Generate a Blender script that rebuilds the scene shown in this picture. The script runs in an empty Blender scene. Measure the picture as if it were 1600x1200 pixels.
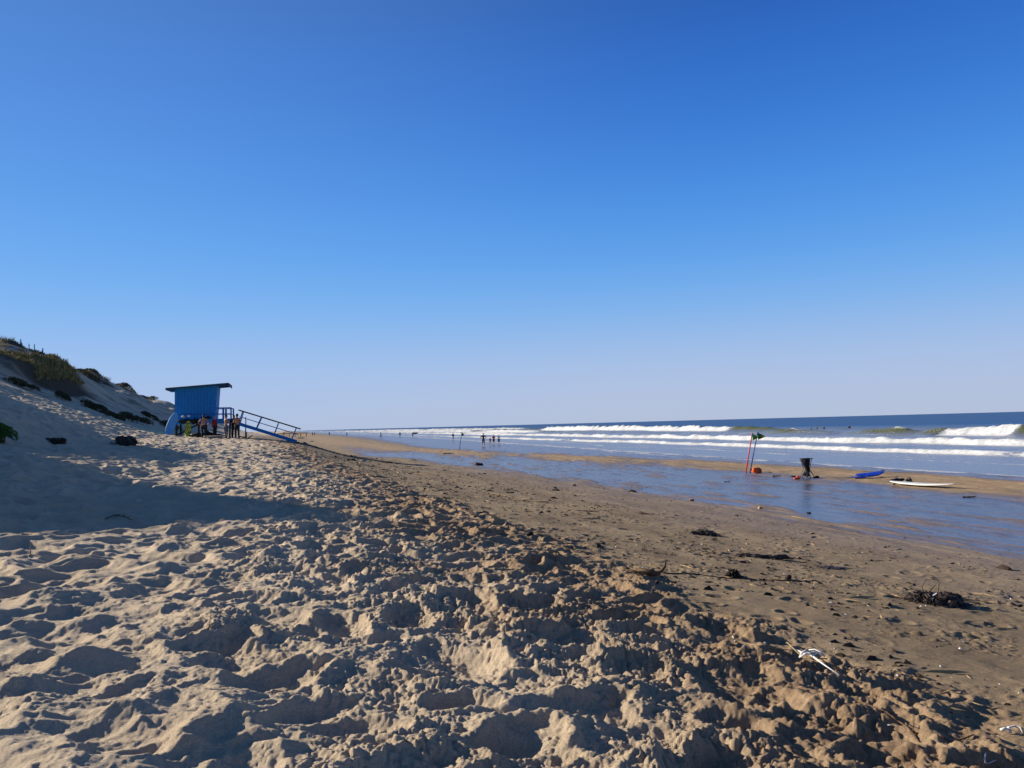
import bpy, bmesh, math, random
import numpy as np
from mathutils import Vector, Matrix
random.seed(7)
RG = np.random.RandomState(11)
C = bpy.context.scene.collection
sc = bpy.context.scene

# ------------------------------------------------------------------ camera, sky, sun
CAM_H = 2.9
F = 1230.0
PITCH = math.radians(2.98); ROLL = math.radians(-1.51)
cam_d = bpy.data.cameras.new('camera'); cam = bpy.data.objects.new('camera', cam_d); C.objects.link(cam)
cam_d.sensor_width = 36.0; cam_d.lens = 36.0*F/1600.0
cam_d.clip_start = 0.05; cam_d.clip_end = 60000
CM = Matrix.Translation((0, 0, CAM_H)) @ Matrix.Rotation(math.pi/2+PITCH, 4, 'X') @ Matrix.Rotation(ROLL, 4, 'Z')
cam.matrix_world = CM
sc.camera = cam
sc.render.resolution_x = 1024; sc.render.resolution_y = 768

SUN_EL = math.radians(20.0); SUN_AZ = math.radians(-66.0)       # azimuth from +Y towards +X
world = bpy.data.worlds.new('World'); sc.world = world; world.use_nodes = True
wn = world.node_tree.nodes; wl = world.node_tree.links
bg = wn['Background']
sky = wn.new('ShaderNodeTexSky'); sky.sky_type = 'NISHITA'; sky.sun_disc = False
sky.sun_elevation = SUN_EL; sky.sun_rotation = SUN_AZ
sky.air_density = 1.0; sky.dust_density = 0.3; sky.ozone_density = 2.0; sky.altitude = 0
def srgb(r, g, b): return tuple(((c/255+.055)/1.055)**2.4 if c > 10 else c/3294 for c in (r, g, b))+(1,)
sdir = Vector((math.sin(SUN_AZ)*math.cos(SUN_EL), math.cos(SUN_AZ)*math.cos(SUN_EL), math.sin(SUN_EL)))
tcw = wn.new('ShaderNodeTexCoord'); sep = wn.new('ShaderNodeSeparateXYZ'); wl.new(tcw.outputs['Generated'], sep.inputs[0])
rmp = wn.new('ShaderNodeValToRGB'); rmp.color_ramp.interpolation = 'EASE'
stops = [(0.0, (180, 193, 218)), (.045, (176, 194, 228)), (.09, (160, 190, 233)), (.14, (128, 180, 238)), (.20, (96, 164, 238)), (.28, (72, 142, 228)), (.37, (52, 118, 210)), (.47, (40, 98, 190)), (.70, (36, 66, 118)), (1.0, (40, 60, 96))]
cr = rmp.color_ramp
while len(cr.elements) < len(stops): cr.elements.new(.5)
for e, (p_, c_) in zip(cr.elements, stops): e.position = p_; e.color = srgb(*c_)
cr.interpolation = 'B_SPLINE'
wl.new(sep.outputs['Z'], rmp.inputs[0])
dot = wn.new('ShaderNodeVectorMath'); dot.operation = 'DOT_PRODUCT'; dot.inputs[1].default_value = sdir
wl.new(tcw.outputs['Generated'], dot.inputs[0])
mrs = wn.new('ShaderNodeMapRange'); mrs.interpolation_type = 'SMOOTHSTEP'
for k_, v_ in ((1, .2), (2, 1.05), (3, 0.0), (4, .30)): mrs.inputs[k_].default_value = v_
wl.new(dot.outputs['Value'], mrs.inputs[0])
mg = wn.new('ShaderNodeMix'); mg.data_type = 'RGBA'; wl.new(mrs.outputs[0], mg.inputs[0]); wl.new(rmp.outputs[0], mg.inputs[6]); mg.inputs[7].default_value = srgb(128, 186, 250)
# the clear blue of the picture over the physical sky
sm = wn.new('ShaderNodeVectorMath'); sm.operation = 'SCALE'; sm.inputs['Scale'].default_value = .09; wl.new(sky.outputs[0], sm.inputs[0])
mn = wn.new('ShaderNodeMix'); mn.data_type = 'RGBA'; mn.inputs[0].default_value = .94
wl.new(sm.outputs[0], mn.inputs[6]); wl.new(mg.outputs[2], mn.inputs[7]); wl.new(mn.outputs[2], bg.inputs['Color'])
bg.inputs['Strength'].default_value = .595
sun_d = bpy.data.lights.new('sun', 'SUN'); sun_d.energy = 5.0; sun_d.angle = math.radians(0.53); sun_d.color = (1.0, 0.90, 0.76)
sun = bpy.data.objects.new('sun', sun_d); C.objects.link(sun)
sun.rotation_euler = (-sdir).to_track_quat('-Z', 'Y').to_euler(); sun.location = sdir*100
sc.view_settings.view_transform = 'Standard'; sc.view_settings.look = 'None'
sc.view_settings.exposure = 0.76; sc.view_settings.gamma = 1.0

# ------------------------------------------------------------------ coordinates
AZ = math.radians(-16.0)
CX, CY = math.sin(AZ), math.cos(AZ)      # along the coast
NX, NY = math.cos(AZ), -math.sin(AZ)     # towards the sea
def st(x, y): return x*CX+y*CY, x*NX+y*NY
def xy(s, t): return s*CX+t*NX, s*CY+t*NY

# ------------------------------------------------------------------ noise
def _h(ix, iy, seed):
    n = (ix.astype(np.int64)*374761393 + iy.astype(np.int64)*668265263 + seed*974634777) & 0xFFFFFFFF
    n = ((n ^ (n >> 13))*1274126177) & 0xFFFFFFFF
    n = (n ^ (n >> 16)); n = (n*2246822519) & 0xFFFFFFFF; n = n ^ (n >> 15)
    return (n & 0xFFFFFF).astype(np.float64)/16777215.0
def vnoise(x, y, seed=0):
    x = np.asarray(x, float); y = np.asarray(y, float)
    ix = np.floor(x); iy = np.floor(y); fx = x-ix; fy = y-iy
    ux = fx*fx*fx*(fx*(fx*6-15)+10); uy = fy*fy*fy*(fy*(fy*6-15)+10)
    a = _h(ix, iy, seed); b = _h(ix+1, iy, seed); c = _h(ix, iy+1, seed); d = _h(ix+1, iy+1, seed)
    return (a+(b-a)*ux+(c-a)*uy+(a-b-c+d)*ux*uy)*2-1
def fbm(x, y, seed=0, oct=4, gain=.5):
    r = 0; a = 1; f = 1; n = 0
    for i in range(oct):
        c, s = math.cos(i*1.3+.4), math.sin(i*1.3+.4)
        r = r + a*vnoise((x*c-y*s)*f+i*17.3, (x*s+y*c)*f-i*9.1, seed+i); n += a; a *= gain; f *= 2.03
    return r/n
def sstep(a, b, x):
    k = np.clip((np.asarray(x, float)-a)/(b-a), 0, 1); return k*k*(3-2*k)

# ------------------------------------------------------------------ ground profile
TG = np.arange(-90, 90, .25)
ST = {
 -60: [(-90,9.4),(-34,9.6),(-30,9.3),(-20,4.3),(-16.5,2.7),(-14,1.9),(-12,1.2),(-10,.1),(-8.4,-.45),(-7,-.6),(-4,-1.3),(0,-1.5),(4,-1.95),(10,-2.6),(13.5,-2.78),(15,-2.825),(21.5,-2.825),(23.3,-2.76),(27,-2.69),(30.5,-2.86),(33,-2.98),(60,-4)],
 18:  [(-90,9.4),(-34,9.6),(-30,9.3),(-20,4.3),(-16.5,2.7),(-14,1.9),(-12,1.2),(-10,.1),(-8.4,-.45),(-7,-.6),(-4,-1.3),(0,-1.5),(4,-1.95),(10,-2.6),(13.5,-2.78),(15,-2.825),(21.5,-2.825),(23.3,-2.76),(27,-2.69),(30.5,-2.86),(33,-2.98),(60,-4)],
 40:  [(-90,9),(-34,9.5),(-30,9.3),(-20,4.2),(-16.5,2.7),(-14,1.9),(-12,1.25),(-10,.2),(-8.4,-.35),(-7,-.5),(-4,-.9),(0,-1.25),(4,-1.95),(10,-2.65),(13,-2.79),(14.5,-2.825),(22.3,-2.825),(23.6,-2.77),(26,-2.71),(28.5,-2.81),(31,-2.89),(35,-3.0),(60,-4)],
 60:  [(-90,9.3),(-34,9.5),(-30,9.2),(-20,4.1),(-16.5,2.5),(-14,1.65),(-12,1.0),(-10,.25),(-8,-.2),(-6,-.36),(-2,-.55),(1,-.85),(4,-1.9),(8,-2.6),(11,-2.79),(13,-2.82),(18,-2.825),(20.5,-2.765),(22.5,-2.72),(25,-2.79),(27.5,-2.83),(31,-2.885),(37,-3.0),(60,-4)],
 82:  [(-90,9.3),(-34,9.5),(-30,9.3),(-20,4.0),(-14,1.5),(-10,.1),(-7,-.3),(-4,-.5),(0,-1.3),(3,-2.2),(6,-2.72),(8,-2.81),(14,-2.825),(15.5,-2.765),(17.5,-2.71),(20.5,-2.78),(23,-2.83),(31,-2.875),(38,-3.0),(65,-4)],
 105: [(-90,10),(-34,10.4),(-30,10.3),(-20,4.2),(-14,1.3),(-8,-.3),(-4,-.6),(0,-1.6),(4,-2.6),(6,-2.74),(9,-2.79),(12,-2.76),(14,-2.71),(18,-2.78),(20,-2.82),(31,-2.87),(40,-3.0),(70,-4)],
 180: [(-90,8),(-34,8.4),(-30,8.2),(-14,.9),(-6,-1),(0,-2.3),(4,-2.68),(9,-2.72),(18,-2.76),(25,-2.83),(34,-2.88),(43,-3.0),(80,-4)],
 260: [(-90,7),(-34,7.6),(-30,7.4),(-14,.5),(-6,-1.4),(0,-2.4),(8,-2.68),(18,-2.75),(34,-2.86),(46,-3.0),(85,-4)],
 400: [(-90,-.9),(-34,-.9),(-30,-1),(-14,-1.5),(-6,-2),(0,-2.4),(8,-2.65),(18,-2.75),(34,-2.86),(46,-3.0),(85,-4)],
}
SK = sorted(ST)
def _row(k):
    p = ST[k]; z = np.interp(TG, [q[0] for q in p], [q[1] for q in p])
    w = np.where(TG < 12, 7, 3); zz = z.copy()
    for hw in (7, 3):
        ker = np.ones(hw)/hw; s = np.convolve(np.pad(z, hw//2, mode='edge'), ker, 'valid')
        zz = np.where(w == hw, s, zz)
    return zz
TAB = np.array([_row(k) for k in SK])
def crest(s):      # dune tops off the left of the frame, high and low, whose shadows streak the beach
    p = [(27, 0), (31, .9), (34.7, 1.7), (36.5, 2.3), (38, 3.2), (39.1, 3.85), (39.9, 2.8), (40.3, 1.9), (41, 1.4), (42.0, .45), (43.6, .7), (46, 1.0), (48, 1.3), (51, 1.5), (54, 1.8), (56.3, 2.2), (57.6, 1.7), (58.6, .2), (60, -1.1), (88, -1.1), (96, 0)]
    return np.interp(s, [q[0] for q in p], [q[1] for q in p])
def base(x, y):
    s, t = st(x, y)
    k = np.interp(s, SK, np.arange(len(SK))); i = np.clip(np.floor(k).astype(int), 0, len(SK)-2); f = k-i; f = f*f*(3-2*f)*.5+f*.5
    u = np.clip((t-TG[0])/.25, 0, len(TG)-1.001); j = u.astype(int); v = u-j
    z = (TAB[i, j]*(1-v)+TAB[i, j+1]*v)*(1-f)+(TAB[i+1, j]*(1-v)+TAB[i+1, j+1]*v)*f
    cr_ = crest(s); z = z+(cr_+np.clip(cr_, 0, 1)*(vnoise(s/.55, t/3, 14)*.22+vnoise(s/1.3, t/4, 15)*.28))*sstep(-19, -28, t)
    # grassy spur at the left edge, with an undercut right end
    z = z+1.8*sstep(73, 79, s)*sstep(101, 95, s+fbm(t/2, s*0, 4, 2)*2)*sstep(-20.6+0, -23.2, t+fbm(s/4, t/3, 3, 3)*1.0)*sstep(-32, -27, t)
    z = z+sstep(-15, -24, t)*(fbm(s/9, t/7, 5, 4)*1.3*sstep(85, 110, s)+fbm(s/9, t/7, 5, 4)*.3+fbm(s/2.6, t/3.4, 6, 3)*(.22+.14*sstep(85, 110, s)))
    z = z+sstep(-4, -12, t)*fbm(s/6, t/4, 8, 3)*.10
    z = z+fbm(s/7, t/5, 9, 3)*.05*sstep(8, -2, t)
    return z+CAM_H

def pit_field(x, y, cell, seed, r0, r1, warp=.0):
    if warp: x = x+fbm(x*2.2, y*2.2, seed+50, 3)*warp; y = y+fbm(x*2.2+9, y*2.2, seed+60, 3)*warp
    gx = np.floor(x/cell); gy = np.floor(y/cell)
    low = np.zeros_like(x); rim = np.zeros_like(x)
    for dx in (-1, 0, 1):
        for dy in (-1, 0, 1):
            ix = gx+dx; iy = gy+dy
            cx = (ix+.5+(_h(ix, iy, seed)-.5)*.95)*cell; cy = (iy+.5+(_h(ix, iy, seed+1)-.5)*.95)*cell
            a = _h(ix, iy, seed+2)*6.283; r = r0+(r1-r0)*_h(ix, iy, seed+3); e = 1.25+.6*_h(ix, iy, seed+5)
            dep = .45+.75*_h(ix, iy, seed+4)
            ca = np.cos(a); sa = np.sin(a); px = x-cx; py = y-cy
            u = (px*ca+py*sa)/(r*e); v = (-px*sa+py*ca)/r
            d2 = u*u+v*v; d = np.sqrt(d2)
            b = dep*np.where(d < 1, -(1-d2), 0.0)
            low = np.minimum(low, b)
            rim = np.maximum(rim, dep*np.exp(-((d-1.12)/.22)**2))
    return low, rim*(1-np.clip(-low*2.2, 0, 1))
def clods(x, y, cell, seed, dens):
    gx = np.floor(x/cell); gy = np.floor(y/cell); h = np.zeros_like(x)
    for dx in (-1, 0, 1):
        for dy in (-1, 0, 1):
            ix = gx+dx; iy = gy+dy
            cx = (ix+.5+(_h(ix, iy, seed)-.5)*.9)*cell; cy = (iy+.5+(_h(ix, iy, seed+1)-.5)*.9)*cell
            k = _h(ix, iy, seed+2); r = cell*(.18+.38*_h(ix, iy, seed+3))*(k < dens)+1e-6
            q = 1-((x-cx)**2+(y-cy)**2)/(r*r)
            h = np.maximum(h, np.sqrt(np.clip(q, 0, None))*r*.8)
    return h
def edge_t(s):     # where churned dry sand ends and firm sand begins
    return np.interp(s, [-60, 10, 25, 40, 55, 80, 120], [4.4, 4.5, 4.0, 2.6, 1.0, -1.5, -4])
def detail(x, y):
    s, t = st(x, y)
    r = np.hypot(x, y)
    te = edge_t(s)+fbm(x/1.3, y/1.3, 21, 4)*.9
    churn = sstep(te+.5, te-.9, t)                                   # 1 in the churned sand
    damp = sstep(-3.6, 1.2, t-edge_t(s)+4.0+fbm(x/1.6, y/1.6, 22, 3)*1.3)   # 0 soft dry, 1 clotted damp
    face = sstep(-17, -20, t)                                        # steep dune face: fewer prints
    l1, r1 = pit_field(x, y, .60, 100, .20, .34, .13)
    l2, r2 = pit_field(x+31, y+7, .41, 200, .11, .19, .09)
    big = fbm(x/.8, y/.8, 30, 3)
    ridg = 1-np.abs(fbm(x/.42, y/.42, 31, 3))*2
    l4, r4 = pit_field(x+13, y+19, .52, 150, .20, .30, .12)
    l1 = -(-l1)**1.2; l4 = -(-l4)**1.2
    soft = np.minimum(l1, l4*.9)*.105+np.maximum(r1, r4)*.030+l2*.014+r2*.004+big*.095+fbm(x/1.5, y/1.1, 37, 2)*.06+ridg*.014
    i = np.where(r < 32)[0]; wx = x[i]+fbm(x[i]*9, y[i]*9, 51, 2)*.03; wy = y[i]+fbm(x[i]*9+4, y[i]*9, 52, 2)*.03
    bil = np.zeros_like(x)
    bil[i] = np.abs(vnoise(wx/.13, wy/.13, 53))*.024+np.abs(vnoise(wx/.062, wy/.062, 54))*.022+np.abs(vnoise(wx/.030+wy*7, wy/.030-wx*5, 55))*.019
    l1c, r1c = pit_field(x+3, y+5, .50, 300, .15, .25, .11)
    hard = l1c*.085+r1c*.030+l2*.026+r2*.012+big*.078+fbm(x/.19, y/.19, 33, 3)*.022+fbm(x/.07, y/.07, 36, 3)*.011
    h = (soft*(1-damp)+hard*damp)*churn*(1-face*.75)
    near = sstep(28, 14, r)
    h = h+bil*damp*churn*(1-face)*(.45+.9*sstep(-.3, .4, fbm(x/.7, y/.7, 56, 3)))
    m = sstep(-.25, .35, fbm(x/.55, y/.55, 34, 3)+.35*damp)
    cl = np.zeros_like(x)
    i = np.where(r < 30)[0]
    xi = x[i]; yi = y[i]
    wx = xi+vnoise(xi*14, yi*14, 70)*.02; wy = yi+vnoise(xi*14+5, yi*14, 71)*.02
    c = clods(wx, wy, .15, 400, .35)*.38+clods(wx, wy, .066, 410, .6)*.6+clods(wx+.3, wy, .034, 420, .8)*(r[i] < 14)
    cl[i] = c
    h = h+cl*churn*m*near*(.05+.50*damp)*(1-face)
    # fine grit of the crumbly zone
    g = np.zeros_like(x); g[i] = fbm(xi/.045, yi/.045, 35, 2); h = h+g*.005*churn*(.25+.75*damp)
    # firm moist sand: shallow prints, ripples, small crumbs
    firm = (1-churn)*sstep(14.2, 11, t)*sstep(130, 60, s)
    l3, r3 = pit_field(x+1.7, y+2.9, .62, 500, .07, .14, .08)
    pm = sstep(-.15, .3, fbm(x/2.3, y/1.5, 41, 3)+.25*sstep(9, 4, t))
    fz = (l3*.024+r3*.012)*pm+fbm(x/.30, y/.30, 42, 4)*.014+fbm(x/1.7, y/1.7, 43, 3)*.02
    fc = np.zeros_like(x); i = np.where((r < 34) & (t > 2))[0]
    if len(i):
        xi = x[i]; yi = y[i]
        fc[i] = clods(xi, yi, .11, 430, .22)*.55+clods(xi, yi, .05, 440, .30)*.6
    pc = sstep(.0, .45, fbm(x/1.1, y/1.1, 44, 3))
    h = h+firm*(fz+fc*pc)
    wetz = (1-churn)*sstep(11, 14, t)
    h = h+wetz*(fbm(s/1.1, t/.17, 47, 3)*.022*sstep(26, 22, t)+fbm(s/2.4, t/.5, 45, 4)*.062+fbm(s/.5, t/.25, 46, 2)*.004)*sstep(140, 70, s)
    # disturbed dark patch beside the runnel
    return h, churn, damp

def P_ray(px, py):
    v = Vector(((px-800)/F, (600-py)/F, -1.0)); return (CM.to_3x3() @ v)
def zt(x, y):
    a = np.array([float(x)]); b = np.array([float(y)])
    return float(base(a, b)[0]+detail(a, b)[0][0])
def ground_at(px, py, dmin=2.0, dmax=500):
    v = P_ray(px, py); v = v/v.y
    ds = np.geomspace(dmin, dmax, 6000); X = v.x*ds; Y = ds; Z = CAM_H+v.z*ds
    B = base(X, Y); k = np.where(Z < B)[0]
    i = k[0] if len(k) else len(ds)-1
    if ds[i] < 45:
        i0 = max(0, i-220); i1 = min(len(ds)-1, i+120); B[i0:i1] += detail(X[i0:i1], Y[i0:i1])[0]; B[:i0] -= .3
        k = np.where(Z[i0:i1] < B[i0:i1])[0]; i = i0+(k[0] if len(k) else i-i0)
    return Vector((X[i], Y[i], zt(X[i], Y[i])))
def at_d(px, d, py=None):
    v = P_ray(px, 640 if py is None else py); v = v/v.y
    return Vector((v.x*d, d, zt(v.x*d, d) if py is None else CAM_H+v.z*d))

# ------------------------------------------------------------------ material helpers
MATS = {}
def mat(name, col, rough=.7, var=.12, scale=8, spec=.3, metal=0.0, bump=0.0, col2=None, coat=0):
    if name in MATS: return MATS[name]
    m = bpy.data.materials.new(name); m.use_nodes = True; n = m.node_tree.nodes; l = m.node_tree.links
    b = n['Principled BSDF']; b.inputs['Roughness'].default_value = rough; b.inputs['Metallic'].default_value = metal
    b.inputs['Specular IOR Level'].default_value = spec; b.inputs['Coat Weight'].default_value = coat
    tc = n.new('ShaderNodeTexCoord'); nz = n.new('ShaderNodeTexNoise'); nz.inputs['Scale'].default_value = scale; nz.inputs['Detail'].default_value = 5
    l.new(tc.outputs['Object'], nz.inputs['Vector'])
    mr = n.new('ShaderNodeMapRange'); mr.inputs['From Min'].default_value = .3; mr.inputs['From Max'].default_value = .7
    l.new(nz.outputs['Fac'], mr.inputs['Value'])
    mx = n.new('ShaderNodeMix'); mx.data_type = 'RGBA'
    c2 = col2 or tuple(c*(1-var*2) for c in col)
    mx.inputs[6].default_value = (*col, 1); mx.inputs[7].default_value = (*c2, 1)
    l.new(mr.outputs[0], mx.inputs[0]); l.new(mx.outputs[2], b.inputs['Base Color'])
    if bump:
        bp = n.new('ShaderNodeBump'); bp.inputs['Strength'].default_value = bump; bp.inputs['Distance'].default_value = .02
        l.new(nz.outputs['Fac'], bp.inputs['Height']); l.new(bp.outputs[0], b.inputs['Normal'])
    MATS[name] = m; return m
def node(n, typ, **kw):
    x = n.new(typ)
    for k, v in kw.items(): setattr(x, k, v)
    return x

def sand_material():
    m = bpy.data.materials.new('beach_sand'); m.use_nodes = True; n = m.node_tree.nodes; l = m.node_tree.links
    b = n['Principled BSDF']
    geo = n.new('ShaderNodeNewGeometry')
    def noise(scale, det=4, rough=.5, vec=None, dist=0):
        z = n.new('ShaderNodeTexNoise'); z.inputs['Scale'].default_value = scale; z.inputs['Detail'].default_value = det; z.inputs['Roughness'].default_value = rough
        z.inputs['Distortion'].default_value = dist
        l.new(vec or geo.outputs['Position'], z.inputs['Vector']); return z.outputs['Fac']
    def attr(a): q = n.new('ShaderNodeAttribute'); q.attribute_name = a; return q.outputs['Fac']
    def mix(f, a, c, bl='MIX'):
        q = n.new('ShaderNodeMix'); q.data_type = 'RGBA'; q.blend_type = bl
        if isinstance(f, float): q.inputs[0].default_value = f
        else: l.new(f, q.inputs[0])
        for s_, v in ((q.inputs[6], a), (q.inputs[7], c)):
            if isinstance(v, tuple): s_.default_value = (*v, 1)
            else: l.new(v, s_)
        return q.outputs[2]
    def rng(v, a, c, lo=0.0, hi=1.0):
        q = n.new('ShaderNodeMapRange'); q.inputs[1].default_value = a; q.inputs[2].default_value = c; q.inputs[3].default_value = lo; q.inputs[4].default_value = hi
        l.new(v, q.inputs[0]); return q.outputs[0]
    def math_(op, a, c):
        q = n.new('ShaderNodeMath'); q.operation = op
        for s_, v in ((q.inputs[0], a), (q.inputs[1], c)):
            if isinstance(v, (int, float)): s_.default_value = v
            else: l.new(v, s_)
        return q.outputs[0]
    damp = attr('damp'); wet = attr('wet'); veg = attr('veg')
    # stretch along the coast for wrack streaks
    mp = n.new('ShaderNodeMapping'); mp.vector_type = 'TEXTURE'; mp.inputs['Rotation'].default_value = (0, 0, -AZ+0); mp.inputs['Scale'].default_value = (1, 4, 1)
    mp.inputs['Rotation'].default_value = (0, 0, -AZ)
    l.new(geo.outputs['Position'], mp.inputs['Vector'])
    dry = mix(rng(noise(.9, 6), .35, .65), (.60, .48, .335), (.51, .40, .27))
    dry = mix(rng(noise(90, 3), .35, .65, 0, .45), dry, (.64, .52, .37))
    mid = mix(rng(noise(3.0, 6, .6), .35, .65), (.40, .28, .168), (.25, .165, .098))
    mid = mix(rng(noise(16, 5, .65), .45, .7, 0, .6), mid, (.47, .34, .215))
    firm = mix(rng(noise(1.1, 6, .62, mp.outputs[0]), .36, .66), (.345, .255, .155), (.20, .145, .09))
    firm = mix(rng(noise(22, 4, .7), .52, .72, 0, .7), firm, (.40, .30, .18))
    firm = mix(rng(noise(9, 6, .75, mp.outputs[0]), .60, .68, 0, .75), firm, (.055, .038, .026))
    col = mix(damp, dry, mid)
    col = mix(attr('firm'), col, firm)
    wetc = mix(rng(noise(2.3, 6, .6, mp.outputs[0]), .35, .65), (.19, .145, .125), (.125, .092, .08))
    wetf = math_('MULTIPLY', wet, 1.0)
    col = mix(wetf, col, wetc)
    col = mix(veg, col, (.085, .062, .038))
    grain = math_('MULTIPLY', rng(noise(420, 2, .6), .3, .7, .84, 1.14), rng(noise(95, 3, .75), .3, .7, .74, 1.24))
    cc = n.new('ShaderNodeCombineColor')
    for i in range(3): l.new(grain, cc.inputs[i])
    col = mix(1.0, col, cc.outputs[0], 'MULTIPLY')
    l.new(col, b.inputs['Base Color'])
    l.new(rng(wet, 0, 1, .95, .24), b.inputs['Roughness'])
    l.new(rng(wet, 0, 1, .12, .40), b.inputs['Specular IOR Level'])
    bmp = n.new('ShaderNodeBump'); bmp.inputs['Distance'].default_value = .024
    l.new(rng(wet, 0, 1, .85, .25), bmp.inputs['Strength'])
    h = math_('ADD', noise(38, 8, .78), math_('MULTIPLY', noise(300, 3, .7), .4))
    l.new(h, bmp.inputs['Height'])
    b2 = n.new('ShaderNodeBump'); b2.inputs['Distance'].default_value = .035; l.new(rng(wet, 0, 1, .55, .35), b2.inputs['Strength'])
    l.new(noise(7, 6, .62), b2.inputs['Height']); l.new(bmp.outputs[0], b2.inputs['Normal'])
    l.new(b2.outputs[0], b.inputs['Normal'])
    return m

# ------------------------------------------------------------------ object helpers
def put(name, me, parent=None, m=None, smooth=False):
    o = bpy.data.objects.new(name, me); C.objects.link(o)
    if parent: o.parent = parent
    if m: me.materials.clear(); me.materials.append(m)
    if smooth and len(me.polygons): me.polygons.foreach_set('use_smooth', [True]*len(me.polygons))
    return o
def tag(o, label=None, cat=None, group=None, kind=None):
    for k, v in (('label', label), ('category', cat), ('group', group), ('kind', kind)):
        if v: o[k] = v
    return o
def empty(name, loc, rz=0, label=None, cat=None, group=None):
    o = bpy.data.objects.new(name, None); C.objects.link(o); o.location = loc; o.rotation_euler = (0, 0, rz)
    o.empty_display_size = .1
    return tag(o, label, cat, group)
def grid_mesh(name, V, nr, nc, keep=None, wrap=False):
    i = np.arange(nr-1)[:, None]; j = np.arange(nc if wrap else nc-1)[None, :]; j2 = (j+1) % nc
    q = np.stack([i*nc+j, i*nc+j2, (i+1)*nc+j2, (i+1)*nc+j], -1).reshape(-1, 4)
    if keep is not None: q = q[keep[q].all(1)] if keep.dtype == bool else q
    used = np.zeros(len(V), bool); used[q.ravel()] = True
    idx = np.cumsum(used)-1; V = V[used]; q = idx[q]
    me = bpy.data.meshes.new(name)
    me.vertices.add(len(V)); me.vertices.foreach_set('co', V.astype(np.float32).ravel())
    me.loops.add(q.size); me.loops.foreach_set('vertex_index', q.astype(np.int32).ravel())
    me.polygons.add(len(q)); me.polygons.foreach_set('loop_start', (np.arange(len(q))*4).astype(np.int32))
    me.polygons.foreach_set('loop_total', np.full(len(q), 4, np.int32)); me.polygons.foreach_set('use_smooth', np.ones(len(q), bool))
    me.update(calc_edges=True)
    return me, used
def add_attr(me, name, v):
    a = me.attributes.new(name, 'FLOAT', 'POINT'); a.data.foreach_set('value', v.astype(np.float32))
def polar(rs, angs):
    R, A = np.meshgrid(rs, angs, indexing='ij'); return (R*np.sin(A)).ravel(), (R*np.cos(A)).ravel()

# ------------------------------------------------------------------ beach and dune
angs = np.radians(np.concatenate([np.arange(-178, -100, 3), np.arange(-100, -66, 1.0), np.arange(-66, -39, .22), np.arange(-39, 39, .082), np.arange(39, 60, 1.0), np.arange(60, 180, 3)]))
rs = np.concatenate([np.geomspace(.3, 2.2, 26)[:-1], np.exp(np.arange(math.log(2.2), math.log(45), .0024)), np.exp(np.arange(math.log(45.1), math.log(170), .0042)), np.geomspace(171, 9000, 170)])
X, Y = polar(rs, angs); nr, nc = len(rs), len(angs)
print('beach verts', len(X))
S_, T_ = st(X, Y)
B_ = base(X, Y)
D_, CH, DM = detail(X, Y)
Zz = B_+D_*sstep(220, 120, np.hypot(X, Y))
V = np.stack([X, Y, Zz], 1)
POOL = CAM_H-2.815
# wet sand follows height above the standing water, with ragged edges
hz = Zz-POOL+fbm(S_/4, T_/1.2, 61, 4)*.03
low = sstep(.075, .0, hz)*sstep(7, 11, T_+np.clip((S_-60)/12, 0, 8))
seaside = sstep(0, 3, T_-np.interp(S_, [0, 20, 40, 60, 80, 105, 180, 400], [29.0, 29.0, 27.2, 26, 20.5, 18, 24, 30])+fbm(S_/9, T_/2, 62, 3)*1.2)
wet = np.clip(np.maximum(low, seaside), 0, 1)
wet = np.maximum(wet, .42*sstep(8.0, 13, T_+fbm(S_/3, T_/1.5, 67, 4)*2.2)*sstep(16, 14, T_)*sstep(70, 50, S_))
barz = sstep(.03, .09, Zz-POOL)*sstep(4.5, 2.0, np.abs(T_-np.interp(S_, [18, 40, 60, 82, 105, 180], [26.5, 25.7, 22.5, 17.5, 14.0, 10])))
firm = (1-CH)*sstep(-14, -4, T_)*(1-.75*barz)
vs_ = sstep(72, 80, S_)*sstep(100, 94, S_)*sstep(-24.5, -22.8, T_)*sstep(-18.8, -20.5, T_+fbm(S_/1.5, T_, 66, 3)*1.2)
vk_ = .55*sstep(.12, .42, fbm(S_/.9, T_/2.6, 68, 4))*sstep(-16, -18.5, T_)
veg = vs_+(1-vs_)*vk_+(1-vs_)*(1-vk_)*sstep(.0, .5, fbm(S_/6, T_/2.5, 63, 4)+.9*np.exp(-((T_+31)/3.5)**2)-.25+.6*sstep(72, 80, S_)*sstep(100, 94, S_))*sstep(-19, -24, T_)
mS = sand_material()
DMC = sstep(-1.9, 1.3, T_-edge_t(S_)+2.2+fbm(X/1.6, Y/1.6, 22, 3)*1.5)
split = -13.0+fbm(S_/5, T_*0, 64, 2)*1.0
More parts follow.
